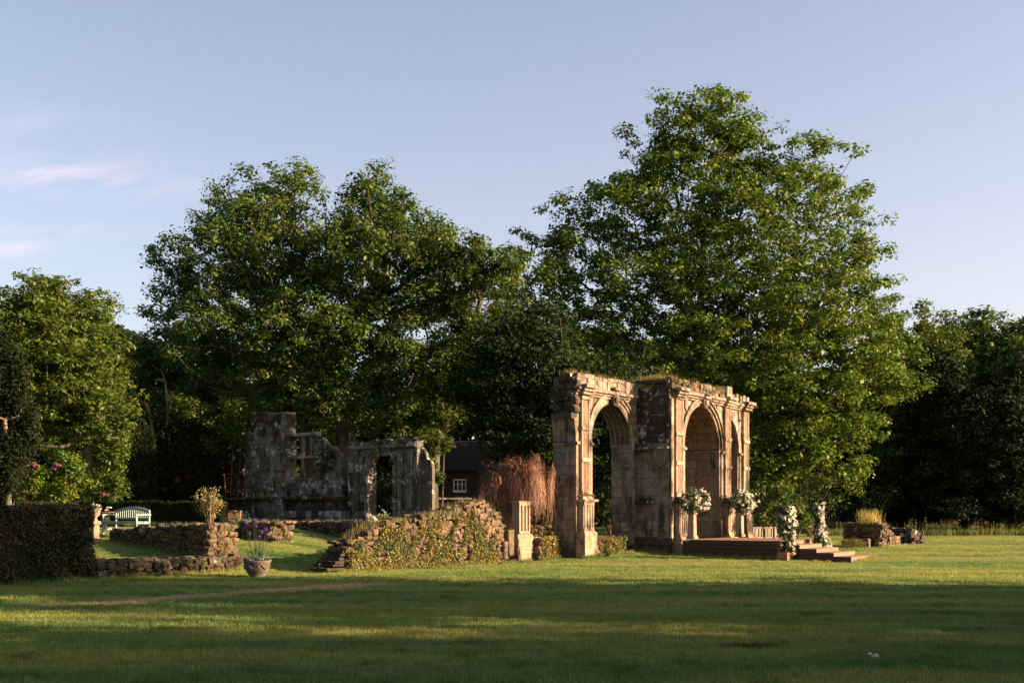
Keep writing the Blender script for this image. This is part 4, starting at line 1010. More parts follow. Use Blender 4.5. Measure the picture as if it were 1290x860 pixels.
# ------------------------------------------------------------------ flower pot with alliums
def pot():
    Y = 30.3; x = XW(324, Y); z = TZ(x, Y) - .02
    t = thing('flower_pot', 'big round grey stone flower pot with tall purple alliums and a white flowered rim', 'planter', (x, Y, z))
    mb = MB(); mb.lathe((x, Y, z), [(.2, 0), (.22, .03), (.2, .06), (.27, .14), (.325, .28), (.34, .38), (.37, .42), (.375, .48), (.34, .49), (.31, .44)], 28, lambda t, z: .02 * math.cos(6 * t) if .15 < z < .4 else 0); p = mb.build('pot', ST_POT, t, True)
    for k in range(6):
        a = k * 1.047 + .5; mb = MB(); mb.tube([(x + .345 * math.cos(a + s), Y + .345 * math.sin(a + s), z + .36 - .1 * math.sin(math.pi * (s + .45) / .9)) for s in lin(-.45, .45, 7)], .018, 6); mb.build('swag', ST_POT, p, True)
    mb = MB(); mb.lathe((x, Y, z + .43), [(.33, 0), (.2, .03), (.0, .04)], 20); mb.build('soil', SOILM, t)
    rs = np.random.RandomState(2); ring = [(x + .3 * math.cos(a), Y + .3 * math.sin(a), z + .5 + rs.uniform(-.02, .03)) for a in rs.uniform(0, 6.28, 40)]
    foliage_obj('leaves', ring + [(x + rs.uniform(-.2, .2), Y + rs.uniform(-.2, .2), z + .52) for _ in range(14)], .09, 20, .05, LEAF_SAGE, 3, t); foliage_obj('rim_flowers', ring, .09, 9, .04, PETAL_W, 5, t, flat=.6)
    spikes('strap_leaves', [(x, Y, z + .45)] * 8, .55, .03, 4, LEAF_SAGE, 6, t, lean=.5, spread=.1)
    tops = ((-.30, 1.28, 1), (-.12, 1.34, 1.2), (-.02, 1.2, .8), (.12, 1.06, .9), (.2, 1.12, 1), (-.2, 1.0, .8), (.3, .98, .8), (.02, .92, .7))
    for k, (dx, h, s) in enumerate(tops):
        mb = MB(); mb.tube([(x + dx * .4, Y + .1 * math.sin(k * 2), z + .45), (x + dx * .8, Y + .1 * math.sin(k * 2), z + .45 + h * .4), (x + dx, Y + .12 * math.sin(k * 2), z + .2 + h)], .008, 5); st = mb.build('allium_stem', LEAF_SAGE, t)
        foliage_obj('flower_head', [(x + dx, Y + .12 * math.sin(k * 2), z + .2 + h)], .075 * s, 150, .03, PETAL_V, k, st, flat=1, up=0, outw=1.5)
pot()
# bushy many-stemmed shrub on the terrace wall
def stem_shrub(name, label, px, Y, zb, h, wd, n, leaf, seed, leaves=60, cat='shrub', barkm=BARK_L, ls=.07, lr=.18):
    x = XW(px, Y); t = thing(name, label, cat, (x, Y, zb)); rs = np.random.RandomState(seed); mb = MB(); C = []
    for i in range(n):
        a = rs.uniform(0, 6.28); r = wd * rs.uniform(.2, 1); hh = h * rs.uniform(.6, 1.05)
        p = [(x + .08 * math.cos(a), Y + .08 * math.sin(a), zb - .05), (x + r * .35 * math.cos(a), Y + r * .35 * math.sin(a), zb + hh * .45), (x + r * math.cos(a), Y + r * math.sin(a), zb + hh)]
        mb.tube(p, (.02, .014, .006), 5)
        for k in range(4): s = rs.uniform(.45, 1); C.append(tuple(Vector(p[1]).lerp(Vector(p[2]), (s - .45) / .55) + Vector(rs.normal(size=3)) * .06))
    mb.build('stems', barkm, t, True); foliage_obj('foliage', C, lr, leaves // 4, ls, leaf, seed, t, flat=1, up=.6); return t
stem_shrub('bushy_shrub', 'sparse many-stemmed shrub standing on the terrace wall right of the bench', 264, 36.0, 1.15, 1.25, .45, 16, LEAF_DRY, 5, 50)
stem_shrub('allium_clump', 'clump of tall green stems with violet heads behind the flower pot', 300, 38.5, .8, .7, .5, 10, LEAF_SAGE, 6, 30, 'plant', LEAF_SAGE)
# white blooms and the white cone left of the wall
x, Y = XW(466, 34.6), 34.6
t = thing('white_flower_plant', 'white-headed flower plant leaning over the left end of the sunlit wall', 'plant', (x, Y, 0))
mb = MB(); mb.tube([(x - .05, Y, 0), (x - .02, Y, .8), (x + .08, Y, 1.4)], .012, 5); mb.tube([(x + .05, Y, 0), (x + .1, Y, .8), (x + .0, Y, 1.45)], .012, 5); mb.build('stems', LEAF_SAGE, t)
foliage_obj('petals', [(x - .08, Y, 1.50), (x, Y, 1.49), (x + .09, Y, 1.44), (x + .17, Y, 1.38), (x + .13, Y - .05, 1.42)], .065, 40, .05, PETAL_W, 3, t, flat=1)
foliage_obj('leaves', [(x + .05, Y, .75 + .12 * k) for k in range(5)], .12, 30, .07, LEAF_SAGE, 4, t, flat=1)
x, Y = XW(423, 32.4), 32.4; z = TZ(x, Y)
t = thing('lawn_sign', 'small white folded card sign on the grass beside the broken wall end', 'sign', (x, Y, z))
mb = MB(); mb.prism([(x - .16, Y - .05, z + .05), (x + .02, Y - .12, z + .42), (x + .06, Y - .10, z + .42), (x - .11, Y - .02, z + .05)], (.10, .12, 0)); mb.build('face', WHITEP, t)
mb = MB(); mb.prism([(x + .02, Y - .08, z + .40), (x + .06, Y - .08, z + .42), (x + .22, Y + .08, z + .05), (x + .18, Y + .08, z + .05)], (.08, .1, 0)); mb.build('backing', LEAF_SAGE, t)

# ------------------------------------------------------------------ platform and steps
Cn = Vector((9.43, 39.5, 0)); df = Frame(Cn, U, NV); sf = Frame(Cn - NV * 3.75, NV, -U); ZD = .585
def deck():
    t = thing('timber_platform', 'reddish timber platform with wide steps at the foot of the arcade', 'platform', tuple(Cn))
    W = 4.0; D = 3.75
    mb = MB(); mb.box(df.p(W / 2, .12, -D / 2), (W - .08, D - .08, .84), df.H, df.N); mb.build('frame', IRON, t)
    for k in range(5):
        mb = MB(); mb.box(sf.p(D / 2, ZD - .03 - .075 - k * .15, 0), (D, .03, .134), sf.H, sf.N); mb.build('side_board', DECK_SHADED, t, bevel=.004)
        mb = MB(); mb.box(df.p(W / 2, ZD - .03 - .075 - k * .15, 0), (W, .03, .134), df.H, df.N); mb.build('front_board', DECK_SUNLIT, t, bevel=.004)
    for k in range(26):
        mb = MB(); mb.box(df.p(W / 2 - .01, ZD - .012, .02 - .0725 - k * .145), (W + .04, .139, .028), df.H, df.N); mb.build('deck_board', DECK_SUNLIT, t, bevel=.003)
    zs = [.44, .31, .183, .06]
    for i, z in enumerate(zs):
        st = MB(); st.box(df.p(1.62, z / 2 - .15, .62 * i + .31), (2.1, .60, z + .3 - .06), df.H, df.N); s_ = st.build('step', IRON, t)
        for k in range(4):
            mb = MB(); mb.box(df.p(1.62, z - .012, .62 * i + .0795 + k * .155), (2.2, .149, .028), df.H, df.N); mb.build('tread_board', DECK_SUNLIT, s_, bevel=.003)
        rz = .13 if i < 3 else .16
        mb = MB(); mb.box(df.p(1.62, z - .03 - rz / 2 + .002, .62 * (i + 1) - .01), (2.18, .024, rz), df.H, df.N); mb.build('riser_board', DECK_SUNLIT, s_, bevel=.003)
        n = max(1, int((z + .15) / .15)); h = (z + .17) / n
        for k in range(n):
            mb = MB(); mb.box(df.p(.52, z - .03 - h * (k + .5), .62 * i + .31), (.026, .61, h - .006), df.H, df.N); mb.build('side_board', DECK_SHADED, s_)
deck()

# ------------------------------------------------------------------ floral things
def roses(name, C, r, parent, mat, seed):
    """cupped flower heads: two whorls of petals round a bud, joined"""
    rs = np.random.RandomState(seed); mb = MB()
    for c in C:
        c = Vector(c); ax = Vector(rs.normal(size=3) * .5 + np.array([.3, -.7, .35])).normalized(); a = ax.orthogonal().normalized(); b = ax.cross(a); q = r * rs.uniform(.6, 1.2)
        for (n, r1, h0, h1, rot) in ((6, 1.0, -.35, .15, 0), (5, .62, -.25, .42, .5), (3, .3, -.1, .5, .2)):
            for k in range(n):
                t0 = 2 * math.pi * (k + rot) / n; t1 = t0 + 2 * math.pi / n * 1.1; tm = (t0 + t1) / 2
                d0 = a * math.cos(t0) + b * math.sin(t0); d1 = a * math.cos(t1) + b * math.sin(t1); dm = a * math.cos(tm) + b * math.sin(tm)
                mb.add([c + ax * h0 * q, c + d0 * r1 * q * .8 + ax * (h1 - .15) * q, c + dm * r1 * q * 1.1 + ax * h1 * q, c + d1 * r1 * q * .8 + ax * (h1 - .15) * q], [(0, 1, 2, 3)])
    o = mb.build(name, mat, parent); o['kind'] = 'stuff'; return o
def bouquet_pedestal(label, px, group, Yd, seed):
    u = f2.u_of(px, Yd); P = f2.p(u, 0, Yd)
    t = thing('flower_pedestal', label, 'flower arrangement', (P.x, P.y, ZD), group); fr = Frame(P, U, NV)
    mb = MB(); mb.box(fr.p(0, ZD + .06, 0), (.36, .36, .12), fr.H, fr.N, top=.9); mb.box(fr.p(0, ZD + .52, 0), (.26, .26, .86), fr.H, fr.N, top=.92); mb.box(fr.p(0, ZD + .98, 0), (.32, .32, .08), fr.H, fr.N); mb.build('pillar', ST_PED, t, bevel=.012)
    mb = MB(); mb.lathe((P.x, P.y, ZD + 1.02), [(.1, 0), (.07, .04), (.13, .12), (.16, .2), (.14, .2)], 16); mb.build('vase', ST_DARK, t, True)
    rs = np.random.RandomState(seed); c0 = np.array([P.x + .06, P.y - .05, ZD + 1.45])
    d = rs.normal(size=(70, 3)); d /= np.linalg.norm(d, axis=1, keepdims=True); C = c0 + d * np.array([.50, .44, .50]) * rs.uniform(.3, 1.15, (70, 1)) ** .7
    foliage_obj('greenery', C, .14, 26, .075, LEAF_SAGE, seed, t, flat=1, up=.4)
    spikes('trailing_sprays', C[:26], .24, .03, 3, LEAF_SAGE, seed, t, lean=1.5)
    d = rs.normal(size=(95, 3)); d /= np.linalg.norm(d, axis=1, keepdims=True); d[:, 1] = -np.abs(d[:, 1]); d[:, 0] += .25
    roses('white_roses', c0 + np.array([.04, 0, 0]) + d * np.array([.46, .42, .48]) * rs.uniform(.45, 1.22, (95, 1)), .062, t, PETAL_W, seed)
bouquet_pedestal('left of the two stone pillars topped with white flowers on the platform', 872, 'flower pedestals on the platform', .85, 3)
bouquet_pedestal('right of the two stone pillars topped with white flowers on the platform', 932, 'flower pedestals on the platform', .80, 9)
def flower_column(label, P, z0, h, seed, lean, box):
    t = thing('floral_column', label, 'flower arrangement', (P.x, P.y, z0), 'floral columns at the steps'); fr = Frame(P, U, NV)
    if box:
        mb = MB(); mb.box(fr.p(0, z0 + .13, 0), (.50, .34, .26), fr.H, fr.N); bx = mb.build('planter_box', SOILM, t)
        for k in range(5):
            mb = MB(); mb.box(fr.p(-.27 + .0, z0 + .14, -.16 + k * .08), (.022, .072, .28), fr.H, fr.N); mb.build('slat', CRATEW, bx)
        for k in range(6):
            mb = MB(); mb.box(fr.p(-.225 + k * .09, z0 + .14, .185), (.082, .022, .28), fr.H, fr.N); mb.build('slat', CRATEW, bx)
        mb = MB(); mb.box(fr.p(0, z0 + .285, .18), (.58, .03, .03), fr.H, fr.N); mb.box(fr.p(-.27, z0 + .285, 0), (.03, .4, .03), fr.H, fr.N); mb.build('rim', CRATEW, bx)
    mb = MB(); mb.tube([(P.x, P.y, z0), (P.x, P.y, z0 + h * .97)], .035, 8); mb.build('post', IRON, t)
    rs = np.random.RandomState(seed); C = []; Rr = []
    for i in range(130):
        s = rs.uniform(0, 1); a = rs.uniform(0, 6.28); r = (.12 + .08 * math.sin(s * 5 + seed)) * rs.uniform(.4, 1.3) + .10 * (1 - s); C.append((P.x + lean * (1 - s) + r * math.cos(a), P.y + r * math.sin(a), z0 + (.2 if box else 0) + (h - .2) * s))
    for i in range(70):
        s = rs.uniform(0, 1); a = rs.uniform(-2.6, .5); r = .2 + .09 * math.sin(s * 5 + seed) + .10 * (1 - s); Rr.append((P.x + .04 + lean * (1 - s) + r * math.cos(a), P.y + r * math.sin(a), z0 + .25 + (h - .3) * s))
    foliage_obj('greenery', C, .13, 26, .08, LEAF_SAGE, seed, t, flat=1.1, up=.4); spikes('trailing_sprays', C[:34], .22, .03, 3, LEAF_SAGE, seed, t, lean=1.2)
    roses('white_roses', Rr, .072, t, PETAL_W, seed)
    return t
flower_column('floral column of white roses rising from a slatted wooden planter at the near corner of the platform', Cn + U * .18 + NV * .22, TZ(9.6, 39.3) - .02, 1.98, 4, .12, True)
p2 = Cn + U * 2.95 + NV * .35
flower_column('floral column of white roses on the far side of the platform steps', p2, .0, 2.0, 8, .12, False)

# ------------------------------------------------------------------ weeping russet bush
def weeping():
    Y = 39.7; x = XW(650, Y); z0 = TZ(x, Y); t = thing('weeping_tree', 'small weeping tree of bare reddish twigs behind the fluted stone pedestal', 'tree', (x, Y, z0)); rs = np.random.RandomState(14)
    mb = MB(); mb.tube([(x - .1, Y, z0 - .1), (x - .05, Y, z0 + 1.4), (x, Y, z0 + 2.7)], (.09, .07, .04), 8); heads = []
    for i in range(16):
        a = i * 2.4; r = rs.uniform(.2, .62); p = [(x, Y, z0 + rs.uniform(1.9, 2.8)), (x + r * .6 * math.cos(a), Y + r * .6 * math.sin(a), z0 + rs.uniform(2.7, 3.4)), (x + r * math.cos(a), Y + r * math.sin(a), z0 + rs.uniform(2.7, 3.3))]
        mb.tube(p, (.035, .025, .012), 5); heads += [p[1], p[2]]
    for i in range(7):
        a = rs.uniform(2.4, 3.9); mb.tube([(x, Y, z0 + 2.3), (x + .9 * math.cos(a), Y + .5 * math.sin(a), z0 + 2.5), (x - rs.uniform(1.1, 1.6), Y + .5 * math.sin(a), z0 + rs.uniform(.9, 1.8))], (.02, .014, .006), 4)
    for i in range(34):
        h = Vector(heads[rs.randint(len(heads))]); a = rs.uniform(0, 6.28); r = rs.uniform(.3, .7); mb.tube([h, h + Vector((r * .6 * math.cos(a), r * .6 * math.sin(a), .12)), h + Vector((r * math.cos(a), r * math.sin(a), -rs.uniform(.2, .9)))], (.014, .010, .005), 4)
    mb.build('trunk', BARK_L, t, True)
    V = []; Q = []
    for i in range(14): heads.append(tuple(np.array(heads[rs.randint(len(heads))]) + rs.normal(size=3) * np.array([.28, .28, .22])))
    B_ = []
    for i in range(95):
        h = heads[rs.randint(len(heads))]; B_.append((h, rs.uniform(0, 6.28), rs.uniform(.1, .75), rs.uniform(.35, 1.0) * (h[2] - z0 - 1.0), rs.normal(size=3) * .1))
    for i in range(3600):
        h, a, R1, L, o_ = B_[rs.randint(len(B_))]; a = a + rs.normal() * .28; R1 = R1 * rs.uniform(.7, 1.2); L = L * rs.uniform(.35, 1.05); p0 = Vector(h) + Vector(o_)
        pts = []
        up_ = rs.uniform(.05, .32)
        for s in (0, .2, .45, .7, 1):
            rr_ = R1 * (1 - (1 - s) ** 2) ; pts.append(p0 + Vector((math.cos(a) * rr_ + rs.normal() * .08 * (.3 + s), math.sin(a) * rr_ + rs.normal() * .08 * (.3 + s), up_ * math.sin(s * 3.14) * 1.2 - L * s ** 1.7 + rs.normal() * .06)))
        wv = Vector((-math.sin(a + rs.uniform(-1, 1)), math.cos(a), 0)) * .006; b = len(V)
        for k, p in enumerate(pts): V += [tuple(p - wv * (1 - k * .15)), tuple(p + wv * (1 - k * .15))]
        for k in range(4): Q.append((b + 2 * k, b + 2 * k + 1, b + 2 * k + 3, b + 2 * k + 2))
    o = link(bpy.data.objects.new('weeping_twigs', mesh_np('weeping_twigs', V, Q, LEAF_RED)), t); o['kind'] = 'stuff'
    foliage_obj('young_leaves', [(x + rs.normal() * .45, Y + rs.normal() * .4, z0 + rs.uniform(2.9, 3.6)) for _ in range(70)], .18, 16, .06, leafmat('bronze_leaf', (.09, .035, .028), (.13, .05, .03)), 5, t, flat=.8)
    foliage_obj('young_leaves', [(x + .5 + rs.normal() * .2, Y + rs.normal() * .4, z0 + rs.uniform(2.3, 2.7)) for _ in range(14)], .15, 16, .06, LEAF_OLIVE, 6, t, flat=.8)
weeping()
# ------------------------------------------------------------------ left ruin
def left_ruin():
    RF = Frame((-8.05, 55), NV, -U)        # s along NV, px 440 at s = 0
    t = thing('ruined_house', 'shaded ruined manor wall with tall pier, mullioned window and lichen patches behind the terrace', 'ruin', tuple(RF.p(-5, .9)))
    rr = random.Random(77); u = lambda px, d=0: RF.u_of(px, d)
    z = lambda px, py, d=0: RF.z_of(RF.u_of(px, d), py, d)
    T = .4
    def seg(name, pa, pb, ya, yb, d0=0, T_=T, m=ST_RUIN, rag=.06, lo=None, seed=1, bl_=.55, ch=.36, parts=True, matf=None):
        a, b = u(pa, d0), u(pb, d0); za, zb_ = z(pa, ya, d0), z(pb, yb, d0)
        top = lambda x: za + (zb_ - za) * (x - a) / (b - a) + rag * math.sin(x * 9) + rag * .7 * math.sin(x * 23 + seed)
        lo_ = (lambda x: .5) if lo is None else (lambda x: z((pa + pb) / 2, lo, d0))
        mb = MB(); slab(mb, RF, lin(a, b, 8), lo_, top, d0, d0 - T_); w_ = mb.build(name, m, t)
        if parts: ashlar(w_, RF, a, b, max(lo_(a), z(pa, 652, d0)), max(za, zb_), ch, bl_, m, seed=seed, proud=d0 + .02, ztop=top, matf=matf)
        return w_
    lich = lambda u_, z_, r_: ST_PLINTH if r_.random() < .16 else (ST_DARK if r_.random() < .2 else ST_RUIN)
    seg('wall', 288, 308, 558, 550, -.5, seed=2, m=ST_DARK)
    seg('pier', 308, 319, 548, 545, -.1, seed=3, bl_=.3, ch=.2, m=ST_RUIN)
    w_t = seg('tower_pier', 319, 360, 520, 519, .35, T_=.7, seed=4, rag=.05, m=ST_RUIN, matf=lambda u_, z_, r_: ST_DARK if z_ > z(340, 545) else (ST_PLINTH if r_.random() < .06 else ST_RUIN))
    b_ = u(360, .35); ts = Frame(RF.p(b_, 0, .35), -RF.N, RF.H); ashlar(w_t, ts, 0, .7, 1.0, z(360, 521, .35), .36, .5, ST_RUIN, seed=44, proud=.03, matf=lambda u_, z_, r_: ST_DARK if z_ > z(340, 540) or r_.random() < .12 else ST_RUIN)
    # window bay 360-396: jambs, lintel, transom, sill, mullion
    seg('wall', 360, 365, 546, 546, 0, seed=5, parts=False)
    seg('window_wall', 365, 396, 603, 603, 0, seed=6, matf=lich)
    def bar(name, pa, pb, ya, yb, d=.02, th=.3, m=ST_RUIN):
        a, b = u(pa), u(pb); z1, z2 = z((pa + pb) / 2, ya), z((pa + pb) / 2, yb); mb = MB(); mb.box(RF.p((a + b) / 2, (z1 + z2) / 2, d - th / 2), (abs(b - a), th, abs(z1 - z2)), RF.H, RF.N); return mb.build(name, m, t, bevel=.02, jit=.008)
    bar('lintel', 361, 397, 545, 549, .05, .5, ST_PLINTH); bar('transom', 366, 395, 574, 577, .04, .3, ST_PLINTH)
    bar('mullion', 379, 381.5, 549, 574.5, 0, .2); bar('mullion', 379, 381.5, 576.5, 603, 0, .2); bar('mullion', 390, 392.5, 549, 574.5, 0, .2); bar('sill', 365, 373, 605, 609, .1, .3, ST_PLINTH)
    seg('wall', 396, 426, 545, 572, 0, seed=7, rag=.12, matf=lich)
    seg('wall', 426, 431, 575, 577, 0, seed=8, parts=False)
    seg('wall', 431, 441, 610, 612, -.3, seed=9, m=ST_DARK); bar('lintel', 424, 434, 577, 580, .03, .4, ST_RUIN); bar('mullion', 431.5, 434, 580, 612, 0, .25)
    # arched doorway section 440-545
    ul, ur = u(467), u(498); zs = z(482, 586); A = Arch((ul + ur) / 2, zs, (ur - ul) / 2, z(482, 572) - zs)
    top = lambda x: z(440, 557) + (z(540, 551) - z(440, 557)) * (x - u(440)) / (u(540) - u(440)) + .05 * math.sin(x * 8) + .04 * math.sin(x * 21)
    mb = MB(); slab(mb, RF, lin(u(440), ul, 6), lambda x: .5, top, .1, -T); slab(mb, RF, [ul + (ur - ul) * (1 - math.cos(math.pi * i / 20)) / 2 for i in range(21)], lambda x: A.z(x), top, .1, -T)
    slab(mb, RF, lin(ur, u(527), 6), lambda x: .5, top, .1, -T); slab(mb, RF, lin(u(527), u(541), 6), lambda x: .5, lambda x: z(536, 560) - 1.0 * ((x - u(527)) / (u(541) - u(527))) + .1 * math.sin(x * 19), -.2, -T)
    w_ = mb.build('doorway_wall', ST_RUIN, t)
    ashlar(w_, RF, u(441), u(526), 1.0, z(480, 557), .38, .55, ST_RUIN, seed=12, proud=.12, matf=lich, ztop=top, skip=lambda a, b: [(A.uc - A.half(b if b > zs else a, .22), A.uc + A.half(b if b > zs else a, .22))])
    mb = MB(); mb.box(RF.p(ul - .12, zs, .13), (.2, .2, .12), RF.H, RF.N); av = mb.build('archivolt', ST_RUIN, t); voussoirs(av, RF, A, .22, .18, ST_RUIN, 13, depth=.3)
    for k in range(9):
        zz = 1.1 + k * (zs - 1.1) / 9
        for s_ in (-1, 1): place_stone(av, 'jamb_stone', 'b', ST_RUIN, RF.p(A.uc + s_ * (A.w + .12), zz + .15, .08), (.24, .3, (zs - 1.1) / 9 - .02), RF.H, RF.N, .01, rr)
    for px in (452, 507, 519):
        for k in range(2): bar('buttress', px - 3.4 + k, px + 3.4 - k, 566 + 36 * k, 601 + 40 * k, .22 + .05 * k, .3)
    bar('cornice', 442, 527, 561, 564.5, .26, .4)
    # plinth
    rrp = random.Random(5); x = u(283)
    while x < u(441):
        l = rrp.uniform(.35, .7); zt = z(360, 629)
        for k in range(3):
            dk = rrp.random(); m = ST_PLINTH if dk < (.9 if u(392) < x < u(432) else .3) else (ST_RUIN if dk < .75 else ST_BASE)
            place_stone(t, 'plinth_stone', 'b', m, RF.p(x + l / 2, .78 + .36 * k, .34), (l - .02, .4, .34), RF.H, RF.N, .01, rrp)
        x += l
    bar('plinth_ledge', 280, 441, 626, 629.5, .6, .6, ST_DARK)
    mb = MB(); mb.box(RF.p((u(283) + u(441)) / 2, 1.2, .0), (u(441) - u(283), .5, 1.4), RF.H, RF.N); mb.build('plinth_core', ST_BASE, t)
    # iron gate in the doorway
    mb = MB()
    for k in range(7): mb.tube([RF.p(A.uc - A.w + .1 + k * (2 * A.w - .2) / 6, .9, -.3), RF.p(A.uc - A.w + .1 + k * (2 * A.w - .2) / 6, 2.4, -.3)], .012, 5)
    mb.box(RF.p(A.uc, 2.2, -.3), (2 * A.w, .03, .04), RF.H, RF.N); mb.box(RF.p(A.uc, 1.2, -.3), (2 * A.w, .03, .04), RF.H, RF.N); mb.build('gate_bars', IRON, t)
    return RF
RF = left_ruin()
rs = np.random.RandomState(5)
tag(foliage_obj('creeper', [tuple(RF.p(RF.u_of(rs.uniform(440, 530), 0), rs.uniform(5.0, 5.4), rs.uniform(-.6, .2))) for _ in range(60)] + [tuple(RF.p(RF.u_of(rs.uniform(398, 424), 0), rs.uniform(3.6, 4.9), rs.uniform(0, .15))) for _ in range(40)], .14, 24, .08, LEAF_DARK, 5), 'dark ivy on the broken tops of the ruined house', kind='stuff')
# added brick stubs, their colour standing in for a sunlit gap left of the plinth
for px, lab in ((291, 'left of the two small sunlit brick piers beside the ruin plinth'), (300.5, 'right of the two small sunlit brick piers beside the ruin plinth')):
    Y = 52; x = XW(px, Y); t = thing('brick_pier', lab, 'pier', (x, Y, .9), 'sunlit brick piers'); mb = MB(); mb.box((x, Y, 1.25), (.2, .25, .75)); mb.build('shaft', BRICK, t, jit=.01); mb = MB(); mb.box((x, Y, 1.66), (.26, .3, .06)); mb.build('cap', ST_DARK, t)

# domed brick outbuilding hung with ivy, behind the low hedge
def outbuilding():
    Y = 60; t = thing('ivy_outbuilding', 'round-topped brick outbuilding draped in dark ivy with sunlit brick showing, left of the ruin', 'building', (XW(218, Y), Y, 1))
    xa, xb = XW(186, Y), XW(284, Y); zt = ZW(533, Y); fr = Frame((xa, Y), (1, .0, 0), (0, -1, 0)); W = xb - xa
    top = lambda u: 1.0 + (zt - 1.0) * (max(0, 1 - abs((u - W / 2) / (W / 2)) ** 3.2)) ** .45 * .98 + .05
    mb = MB(); slab(mb, fr, lin(0, W, 24), lambda u: .8, top, 0, -3); w_ = mb.build('wall', BRICK, t)
    mb = MB(); mb.box(fr.p(.55, 2.4, .06), (.9, .2, 3.2), fr.H, fr.N); mb.build('buttress', BRICK, t, bevel=.02)
    rs = np.random.RandomState(9); C = []
    for _ in range(2600):
        uu = rs.uniform(-.1, W + .1); z_ = rs.uniform(.9, top(min(max(uu, 0), W)) + .15)
        if any(((uu - a) / c) ** 2 + ((z_ - b) / d) ** 2 < rs.uniform(.6, 1.4) for a, b, c, d in ((2.75, 2.0, .5, .35), (1.65, 3.35, .25, .3), (1.75, 2.1, .5, .3), (3.4, 2.7, .25, .55), (2.2, 3.6, .3, .15), (3.0, 1.3, .9, .25), (3.95, 1.6, .15, .5))): continue
        C.append(tuple(fr.p(uu, z_, rs.uniform(.05, .3))))
    for _ in range(900): uu = rs.uniform(0, W); C.append(tuple(fr.p(uu, top(uu) + rs.uniform(0, .15), -rs.uniform(0, 3))))
    foliage_obj('ivy', C, .17, 14, .12, LEAF_YEW, 9, t, flat=1, up=.2)
outbuilding()
def topiary(label, px, Y, r, ytop, seed):
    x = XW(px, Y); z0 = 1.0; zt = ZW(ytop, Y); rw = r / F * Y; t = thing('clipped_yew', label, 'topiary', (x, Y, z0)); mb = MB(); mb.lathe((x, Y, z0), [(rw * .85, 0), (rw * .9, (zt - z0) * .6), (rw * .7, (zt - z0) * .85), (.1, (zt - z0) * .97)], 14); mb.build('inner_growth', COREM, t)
    rs = np.random.RandomState(seed); C = []
    for _ in range(1400):
        s = rs.uniform(0, 1); a = rs.uniform(0, 6.28); rad = rw * (1 if s < .6 else math.sqrt(max(0, 1 - ((s - .6) / .4) ** 2.2))); C.append((x + rad * math.cos(a), Y + rad * math.sin(a), z0 + (zt - z0) * s))
    foliage_obj('foliage', C, .16, 16, .1, LEAF_YEW, seed, t, flat=1, up=.2)
topiary('tall narrow round-topped dark yew left of the ivy outbuilding', 172, 58, 22, 528, 3)

# cottage with the white window
def cottage():
    Y = 72; x0, x1 = XW(520, Y), XW(636, Y); zb = .4; ze = ZW(592, Y); zr = ZW(552, Y); t = thing('cottage', 'dark brick cottage with a small white window glimpsed between the ruin and the weeping tree', 'building', (x0, Y, zb))
    fr = Frame((x0, Y), (1, 0, 0), (0, -1, 0)); W = x1 - x0; wa, wb = XW(571, Y) - x0, XW(587.5, Y) - x0; za, zb2 = ZW(618.5, Y), ZW(603, Y)
    mb = MB()
    for (a, b, lo, hi) in ((0, wa, zb, ze), (wb, W, zb, ze), (wa, wb, zb, za), (wa, wb, zb2, ze)): mb.box(fr.p((a + b) / 2, (lo + hi) / 2, -.15), (b - a, .3, hi - lo), fr.H, fr.N)
    mb.box(fr.p(.0, (zb + ze) / 2, -3), (.3, 5.6, ze - zb), fr.H, fr.N); mb.box(fr.p(W, (zb + ze) / 2, -3), (.3, 5.6, ze - zb), fr.H, fr.N); mb.build('wall', BRICK_D, t)
    mb = MB(); mb.prism([fr.p(-.3, ze - .1, .4), fr.p(-.3, zr, -3), fr.p(-.3, ze - .1, -6.4)], fr.H * (W + .6)); rf = mb.build('roof', ROOFT, t)
    mb = MB()
    n = 12; sl_ = (Vector((0, 0, zr)) - Vector((0, 0, ze - .1)))
    for k in range(n):
        f0 = k / n; mb.box(fr.p(W / 2, ze - .1 + (zr - ze + .1) * (f0 + .5 / n) + .03, .4 - 3.4 * (f0 + .5 / n)), (W + .6, 3.4 / n * 1.15, .03), fr.H, Vector((0, -3.4, -(zr - ze + .1))).normalized(), Vector((0, -(zr - ze + .1), 3.4)).normalized())
    mb.build('tile_course', ROOFT, rf)
    # chimney-like finial and gutter
    mb = MB(); mb.box(fr.p(W / 2, ze - .02, .42), (W + .5, .1, .1), fr.H, fr.N); mb.build('gutter', IRON, t)
    mb = MB(); w_ = wb - wa; h_ = zb2 - za; cx, cz = (wa + wb) / 2, (za + zb2) / 2
    for s_ in (-1, 1): mb.box(fr.p(cx + s_ * (w_ / 2 - .035), cz, -.08), (.07, .08, h_), fr.H, fr.N); mb.box(fr.p(cx, cz + s_ * (h_ / 2 - .035), -.08), (w_ - .14, .08, .07), fr.H, fr.N)
    win = mb.build('window', WHITEP, t)
    mb = MB()
    for k in (-1, 1): mb.box(fr.p(cx + k * w_ / 6, cz, -.085), (.05, .06, h_ - .14), fr.H, fr.N)
    for k in range(3): mb.box(fr.p(cx + (k - 1) * w_ / 3, cz + .06, -.09), (w_ / 3 - .07, .03, .03), fr.H, fr.N)
    mb.build('glazing_bar', WHITEP, win)
    for k in range(3):
        mb = MB(); mb.box(fr.p(cx + (k - 1) * (w_ - .14) / 3, cz, -.11), ((w_ - .14) / 3, .01, h_ - .14), fr.H, fr.N); mb.build('pane', GLASS, win)
    mb = MB(); mb.box(fr.p(cx, za - .04, .03), (w_ + .15, .16, .07), fr.H, fr.N); mb.build('sill', WHITEP, t)
cottage()
Y = 62; x0, x1 = XW(552, Y), XW(594, Y)
